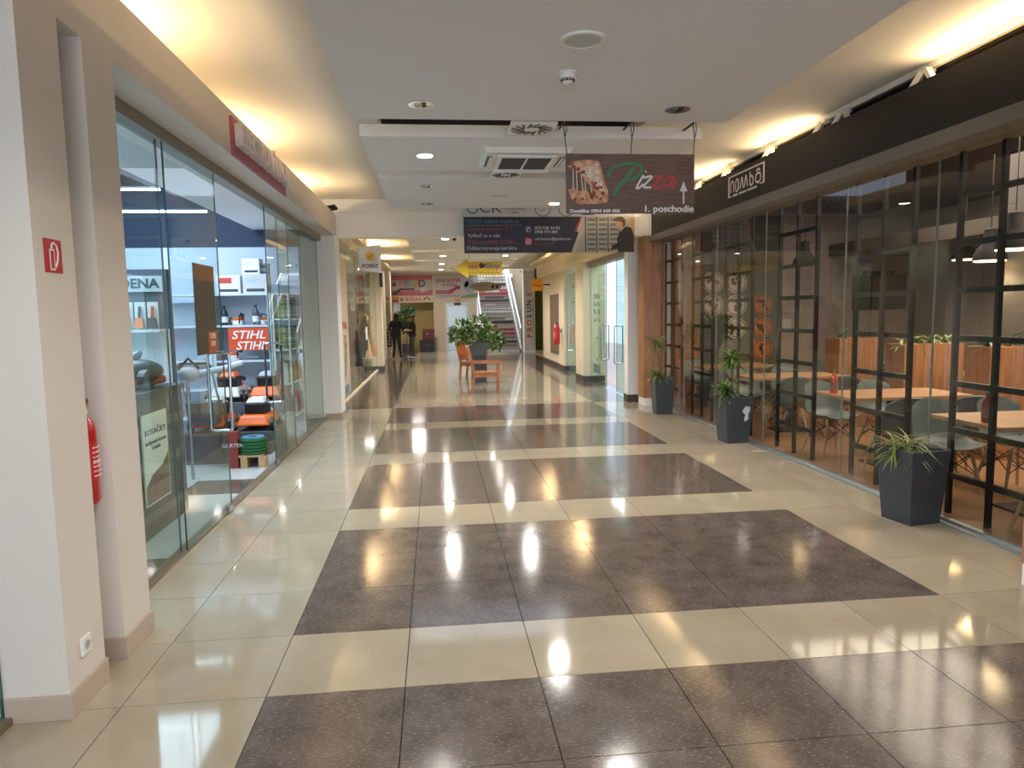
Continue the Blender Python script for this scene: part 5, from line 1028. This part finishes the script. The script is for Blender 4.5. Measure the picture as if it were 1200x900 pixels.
# poster on the sliding door
t = thing('poster', 'dark autumn poster with an orange corner on the sliding glass door', 'poster', (-1.012, 2.73, 1.71), FACE_LEFT); t.rotation_euler = FACE_RIGHT; t.location = (-0.999, 2.745, 1.71)
MB().box(-0.25, 0.25, -0.345, 0.345, 0, 0.003).build('sheet', mat('autumn_print', '#4c3b1c', 0.5, vary=0.7, scale=34, col2='#17130d'), t); m = MB(); m.box(-0.25, 0.25, 0.22, 0.345, 0.003, 0.004); m.build('leaves', mat('autumn_print2', '#7a4c16', 0.5, vary=0.6, scale=18, col2='#4a3a14'), t); m = MB(); m.box(0.02, 0.25, -0.345, -0.17, 0.003, 0.004); m.build('orange_corner', pm('#8a4424'), t); text('STIHL\nDNI', 0.06, pm('#e0c8b0'), t, 0.135, -0.24, 0.004)
# packet racks behind the right panes
t = thing('wire_rack', 'white wire rack hung with packets behind the right glass panes', 'rack', (-1.22, 6.98, 0))
for x in (-0.10, 0.10):
    for y in (-0.45, 0.36): MB().box(x-0.012, x+0.012, y-0.012, y+0.012, 0, 1.95).build('upright', WHITEP, t)
for z in (0.3, 0.75, 1.2, 1.6, 1.93): MB().box(-0.10, 0.10, -0.45, 0.36, z, z+0.02).build('shelf_board', WHITEP, t)
pk = [('#c8742c', 'orange'), ('#6f8a3c', 'green'), ('#d8b03c', 'yellow'), ('#b8c4c0', 'pale grey'), ('#3c4a50', 'dark grey'), ('#c24a3c', 'red'), ('#8aa05c', 'light green'), ('#d8dcd8', 'white')]
for i, (z, sn) in enumerate(((0.32, 'lowest'), (0.77, 'second lowest'), (1.22, 'second highest'), (1.62, 'highest'))):
    for k in range(7):
        c, cn = pk[(i*3+k) % 8]; tag(MB().frustum(0, 0, 0, 0.22+0.035*((k+i) % 3), 0.05, 0.05, 0.045, 0.02).build('packet', pm(c, 0.5), loc=(-1.22+0.03*(k % 2), 6.59+0.113*k, z+0.002)), cn+' garden product packet on the '+sn+' filled shelf of the white wire rack', 'packet', 'packets on the white wire rack')
t = thing('wall_shelf', 'narrow shelf board with small signs behind the last glass pane', 'shelf', (-1.45, 7.8, 0)); MB().box(-0.15, 0.15, -0.35, 0.4, 0, 2.1).build('cabinet', pm('#a8aca4', 0.6), t); MB().box(0.15, 0.16, -0.3, 0.35, 1.6, 1.95).build('picture', pm('#6a4a48'), t); MB().box(0.15, 0.16, -0.3, 0.35, 1.0, 1.5).build('picture', pm('#55605c'), t)

# ================================================================== restaurant
sc_names = ['standing beside the near wooden pillar', 'behind the nearest planter', 'in front of the pendant lamp and table row', 'behind the planter with the torn sticker', 'in front of the pale round plates', 'beside the far wooden pillar']
SX = 4.80
starts = [1.28, 2.63, 4.16, 5.70, 7.0, 8.31]; widths = [0.82, 0.81, 0.81, 0.81, 0.80, 0.83]
for k in range(6):
    t = thing('grid_screen', 'black metal grid screen '+sc_names[k], 'screen', (SX, starts[k], 0), group='black grid screens behind the restaurant glass'); W = widths[k]
    for y in (0, W/2, W): MB().box(-0.018, 0.018, y-0.018, y+0.018, 0, 2.80).build('upright', BLACKM, t)
    for z in (0.31, 0.675, 1.036, 1.392, 1.757, 2.113, 2.48): MB().box(-0.015, 0.015, 0.014, W/2-0.014, z-0.022, z+0.022).build('crossbar', BLACKM, t); MB().box(-0.015, 0.015, W/2+0.014, W-0.014, z-0.022, z+0.022).build('crossbar', BLACKM, t)
def table(label, loc, rotz, L=1.2, W=0.7):
    t = thing('dining_table', label, 'table', loc, rotz, 'wooden restaurant tables'); MB().box(-L/2, L/2, -W/2, W/2, 0.715, 0.75).build('table_top', WOODT, t, bevel=0.004)
    MB().lathe([(0.04, 0.02), (0.04, 0.70)], 12).build('column', BLACKM, t, smooth=True); MB().box(-0.22, 0.22, -0.18, 0.18, 0, 0.02).build('foot_plate', BLACKM, t); MB().box(-0.25, 0.25, -0.2, 0.2, 0.70, 0.715).build('mount', BLACKM, t); return t
def shell_chair(mt):
    t = thing('shell_chair', 'grey shell chair', 'chair', group='grey shell chairs in the restaurant')
    n, mgrid = 12, 9; vs = []
    for i in range(n+1):
        u = i/n                                       # front edge of seat -> top of back
        for j_ in range(mgrid):
            v = -1+2*j_/(mgrid-1)
            if u < 0.55: y = 0.20-0.40*u/0.55; z = 0.43-0.02*math.sin(PI*u/0.55); wd = 0.225
            else: q = (u-0.55)/0.45; y = -0.20-0.10*q; z = 0.43+0.38*q; wd = 0.225-0.04*q*q
            lift = 0.07*abs(v)**2.5*(1-abs(u-0.5)*0.6); top = -0.06*abs(v)**3 if i == n else 0
            if u >= 0.55: vs.append((v*wd, y+lift*1.1, z+lift*0.3*(1-(u-0.55)/0.45)+top))
            else: vs.append((v*wd, y, z+lift))
    nv = len(vs); vs2 = [(x*1.0, y-0.010, z-0.010) for x, y, z in vs]; fs = []
    for i in range(n):
        for j_ in range(mgrid-1):
            a = i*mgrid+j_; fs.append((a, a+1, a+mgrid+1, a+mgrid)); fs.append((nv+a, nv+a+mgrid, nv+a+mgrid+1, nv+a+1))
    bd = [j_ for j_ in range(mgrid)] + [i*mgrid+mgrid-1 for i in range(1, n+1)] + [n*mgrid+j_ for j_ in range(mgrid-2, -1, -1)] + [i*mgrid for i in range(n-1, 0, -1)]
    for k in range(len(bd)): a, b = bd[k], bd[(k+1) % len(bd)]; fs.append((a, nv+a, nv+b, b))
    MB().add(vs+vs2, fs).build('seat_shell', mt, t, smooth=True)
    for sx in (-1, 1):
        for sy in (-1, 1): MB().tube([(sx*0.13, sy*0.12, 0.39), (sx*0.22, sy*0.20+(-0.02), 0)], [0.017, 0.011], 8).build('leg', BEECH, t, smooth=True)
    b = MB(); 
    for sx in (-1, 1): b.tube([(sx*0.13, 0.12, 0.36), (sx*0.17, -0.17, 0.20)], 0.005, 5); b.tube([(sx*0.13, -0.12, 0.36), (sx*0.17, 0.15, 0.20)], 0.005, 5); b.tube([(sx*0.13, sx*0.12, 0.38), (-sx*0.175, sx*0.155, 0.19)], 0.005, 5); b.tube([(-sx*0.13, sx*0.12, 0.38), (sx*0.175, sx*0.155, 0.19)], 0.005, 5)
    b.build('wire_brace', BLACKM, t); return t
tabs = [((5.50, 2.05, 0), 0.0, 'wooden table with the red-brown bottle nearest the entrance glass', 1.3, 0.75), ((5.47, 3.85, 0), 0.0, 'wooden table with the orange bottle behind the glass', 1.3, 0.7), ((5.50, 6.05, 0), 0.0, 'wooden table beside the round wall plates', 1.3, 0.7), ((7.6, 5.6, 0), 0.0, 'wooden table in front of the television', 1.3, 0.7), ((7.9, 3.05, 0), 0.0, 'wooden table beside the grey column', 1.3, 0.7), ((5.5, 7.9, 0), 0.0, 'wooden table against the wooden cladding', 1.2, 0.7), ((7.7, 7.6, 0), 0.0, 'wooden table under the television', 1.3, 0.7)]
TN = ['dark red bottle', 'orange bottle', 'round plates', 'television', 'grey column', 'wooden cladding', 'back corner']
for (l, r, lab, L, W) in tabs: table(lab, l, r, L, W)
ch = shell_chair(SHELL); used = False
spots = []
for q, (l, r, lab, L, W) in enumerate(tabs):
    for sy in (-1, 1):
        for sx in (-0.32, 0.32): spots.append((l[0]+sx, l[1]+sy*(W/2+0.20), PI if sy > 0 else 0, q, ('inner end' if sx > 0 else 'glass end', 'far' if sy > 0 else 'near')))
for k, (x, y, rz, q, wh) in enumerate(spots):
    lab = 'grey shell chair, '+wh[0]+' of the '+TN[q]+' table, backing the '+wh[1]+' pillar'
    rz2 = rz+random.uniform(-0.15, 0.15)
    if k == 0: ch.location = (x, y, 0); ch.rotation_euler = (0, 0, rz2); ch['label'] = lab; c = ch
    else: c = copy_tree(ch, label=lab, loc=(x, y, 0), rotz=rz2)
BOT = mat('red_sauce', '#8a3030', 0.2, coat=0.5); BOT2 = mat('orange_sauce', '#c2502c', 0.2, coat=0.5)
bottle('bottle', 'clear bottle of dark red drink with a green cap on the nearest table', (4.95, 1.92, 0.75), '#8a3030', '#3a8a4c', 0.24, 0.042, m=BOT); bottle('bottle', 'orange bottle with a green cap on the second table', (4.90, 3.95, 0.75), '#c2502c', '#3a7a4c', 0.25, 0.04, m=BOT2)
def plant_box(label, loc, L, h, nplant, lf, pl):
    t = thing('plant_box', label, 'planter', loc, group='tall wooden plant boxes'); MB().box(-L/2, L/2, -0.17, 0.17, 0, h).build('core', WOODP, t); nb = max(2, int(L/0.12))
    for k in range(nb): MB().box(-L/2+k*L/nb+0.002, -L/2+(k+1)*L/nb-0.002, -0.182, -0.17, 0, h).build('plank', WOODP if k % 2 else WOODPK, t)
    p = thing('box_plant', pl, 'plant', (loc[0], loc[1], h)); b = MB()
    for k in range(nplant): rosette(b, (-L/2+L*(k+0.5)/nplant, 0, 0.03), 26, 0.24, 0.03, 0.9)
    f = b.build('foliage', lf, p); f['kind'] = 'stuff'
plant_box('tall wooden plant box with broad spiky leaves', (6.52, 6.25, 0), 0.62, 1.22, 2, LEAFD, 'broad spiky green plant in the wooden box before the plaster wall')
plant_box('tall wooden plant box with bushy olive plants', (6.55, 4.85, 0), 0.75, 1.2, 4, LEAFY, 'bushy olive green plant in the wooden box beside the grey column'); plant_box('tall wooden plant box near the pendant lamps', (6.75, 3.95, 0), 0.5, 1.2, 2, LEAFD, 'green plant in the wooden box near the pendant lamps')
t = thing('television', 'black flat television on the plaster wall of the restaurant', 'television', (8.95, 9.15, 1.95)); t.location = (7.75, 9.22, 1.92)
t = t
PW = struct('wall_restaurant_plaster', MB().box(6.95, 9.4, 9.16, 9.28, 0, 3.3), mat('pale_plaster', '#a99a92', 0.8, vary=0.25, scale=3), 'pale plaster wall behind the television')
t.location = (8.76, 9.155, 1.90); MB().box(-0.5, 0.5, -0.06, 0, -0.31, 0.31).build('case', BLACK, t); MB().box(-0.48, 0.48, -0.063, -0.06, -0.29, 0.29).build('screen', mat('tv_screen', '#0a0c0e', 0.15), t); MB().box(-0.3, 0.25, -0.09, -0.0, 0.31, 0.38).build('camera_bar', BLACK, t)
pos = [(5.70, 2.12), (5.70, 1.72), (6.14, 2.115), (6.14, 1.706), (6.14, 1.309), (6.63, 1.713), (6.63, 1.315), (6.63, 0.915)]
PL = ['topmost pale round plate next to the wooden cladding', 'lower pale round plate next to the wooden cladding', 'topmost of three stacked pale round plates', 'middle of three stacked pale round plates', 'lowest of three stacked pale round plates', 'topmost of the copper orange round plates', 'middle one of the copper orange round plates', 'lowest of the copper orange round plates']
for k, (x, z) in enumerate(pos):
    t = thing('wall_plate', PL[k]+' on the end wall', 'plate', (x, 9.278, z), FACE_CAM, group=('pale' if k < 5 else 'orange')+' round plates on the end wall'); m = MB(); m.disc(0, 0, 0.19, 0, 0.025, 28); m.build('disc', pm('#c9b8a8' if k < 5 else '#b8703c', 0.5), t); m = MB(); m.ring(0, 0, 0.155, 0.17, 0.025, 0.028, 24); m.build('rim_print', pm('#4a3028'), t)
    m = MB()
    for q in range(6): m.disc(random.uniform(-0.09, 0.09), random.uniform(-0.09, 0.09), 0.035, 0.025, 0.028, 6)
    m.build('picture', pm('#5a3a2c'), t)
def pendant(label, loc, power=22):
    t = thing('pendant_lamp', label, 'lamp', loc, group='dark bell-shaped pendant lamps'); MB().lathe([(0.17, 0), (0.165, 0.06), (0.12, 0.14), (0.075, 0.20), (0.065, 0.34), (0.02, 0.36)], 24, capb=False).build('shade', mat('pendant_black', '#15120f', 0.8), t, smooth=True); MB().lathe([(0.155, -0.012), (0.155, 0.0)], 24).build('light_disc', mat('pendant_led', '#ffe2b0', 0.4, emit=7, ecol='#ffd898'), t); MB().tube([(0, 0, 0.36), (0, 0, 3.3-loc[2])], 0.006, 6).build('cord', BLACK, t)
    l = bpy.data.lights.new('pendant_light', 'SPOT'); l.energy = power; l.color = (1.0, 0.78, 0.5); l.spot_size = 2.6; l.spot_blend = 0.5; l.shadow_soft_size = 0.1; o = bpy.data.objects.new('pendant_light', l); C.objects.link(o); o.parent = t; o.location = (0, 0, -0.03)
pendant('dark bell-shaped pendant lamp above the table row', (6.4, 7.4, 2.30)); pendant('dark bell-shaped pendant lamp above the nearest table', (6.3, 3.30, 2.17)); pendant('dark bell-shaped pendant lamp near the grey column', (6.9, 4.32, 2.13)); pendant('dark bell-shaped pendant lamp under the grey dropped beam', (8.4, 6.6, 2.3), 16)
t = thing('cloth', 'red and white folded cloth hanging over the far table edge', 'cloth', (7.45, 3.05, 0.75)); MB().box(-0.12, 0.12, -0.1, 0.1, 0, 0.10).build('red_fold', pm('#b82c34', 0.8), t, bevel=0.02); MB().box(-0.10, 0.10, -0.12, -0.1, 0.0, 0.05).build('white_fold', pm('#d4d0cc', 0.8), t)
# interior light of the far right shop, boutique and restaurant ceiling
area('far_shop_light', (5.6, 12.5, 3.25), 1.2, 4.5, 75, DAY, (0, 0, 0))
area('boutique_light', (-3.2, 14.0, 3.28), 1.0, 7.0, 60, NEUT, (0, 0, 0))
area('restaurant_light', (7.4, 3.5, 3.28), 3.2, 6.0, 230, (1.0, 0.86, 0.70), (0, 0, 0))
area('alcove_light', (0.0, 25.5, 3.43), 0.4, 0.4, 70, NEUT, (0, 0, 0))
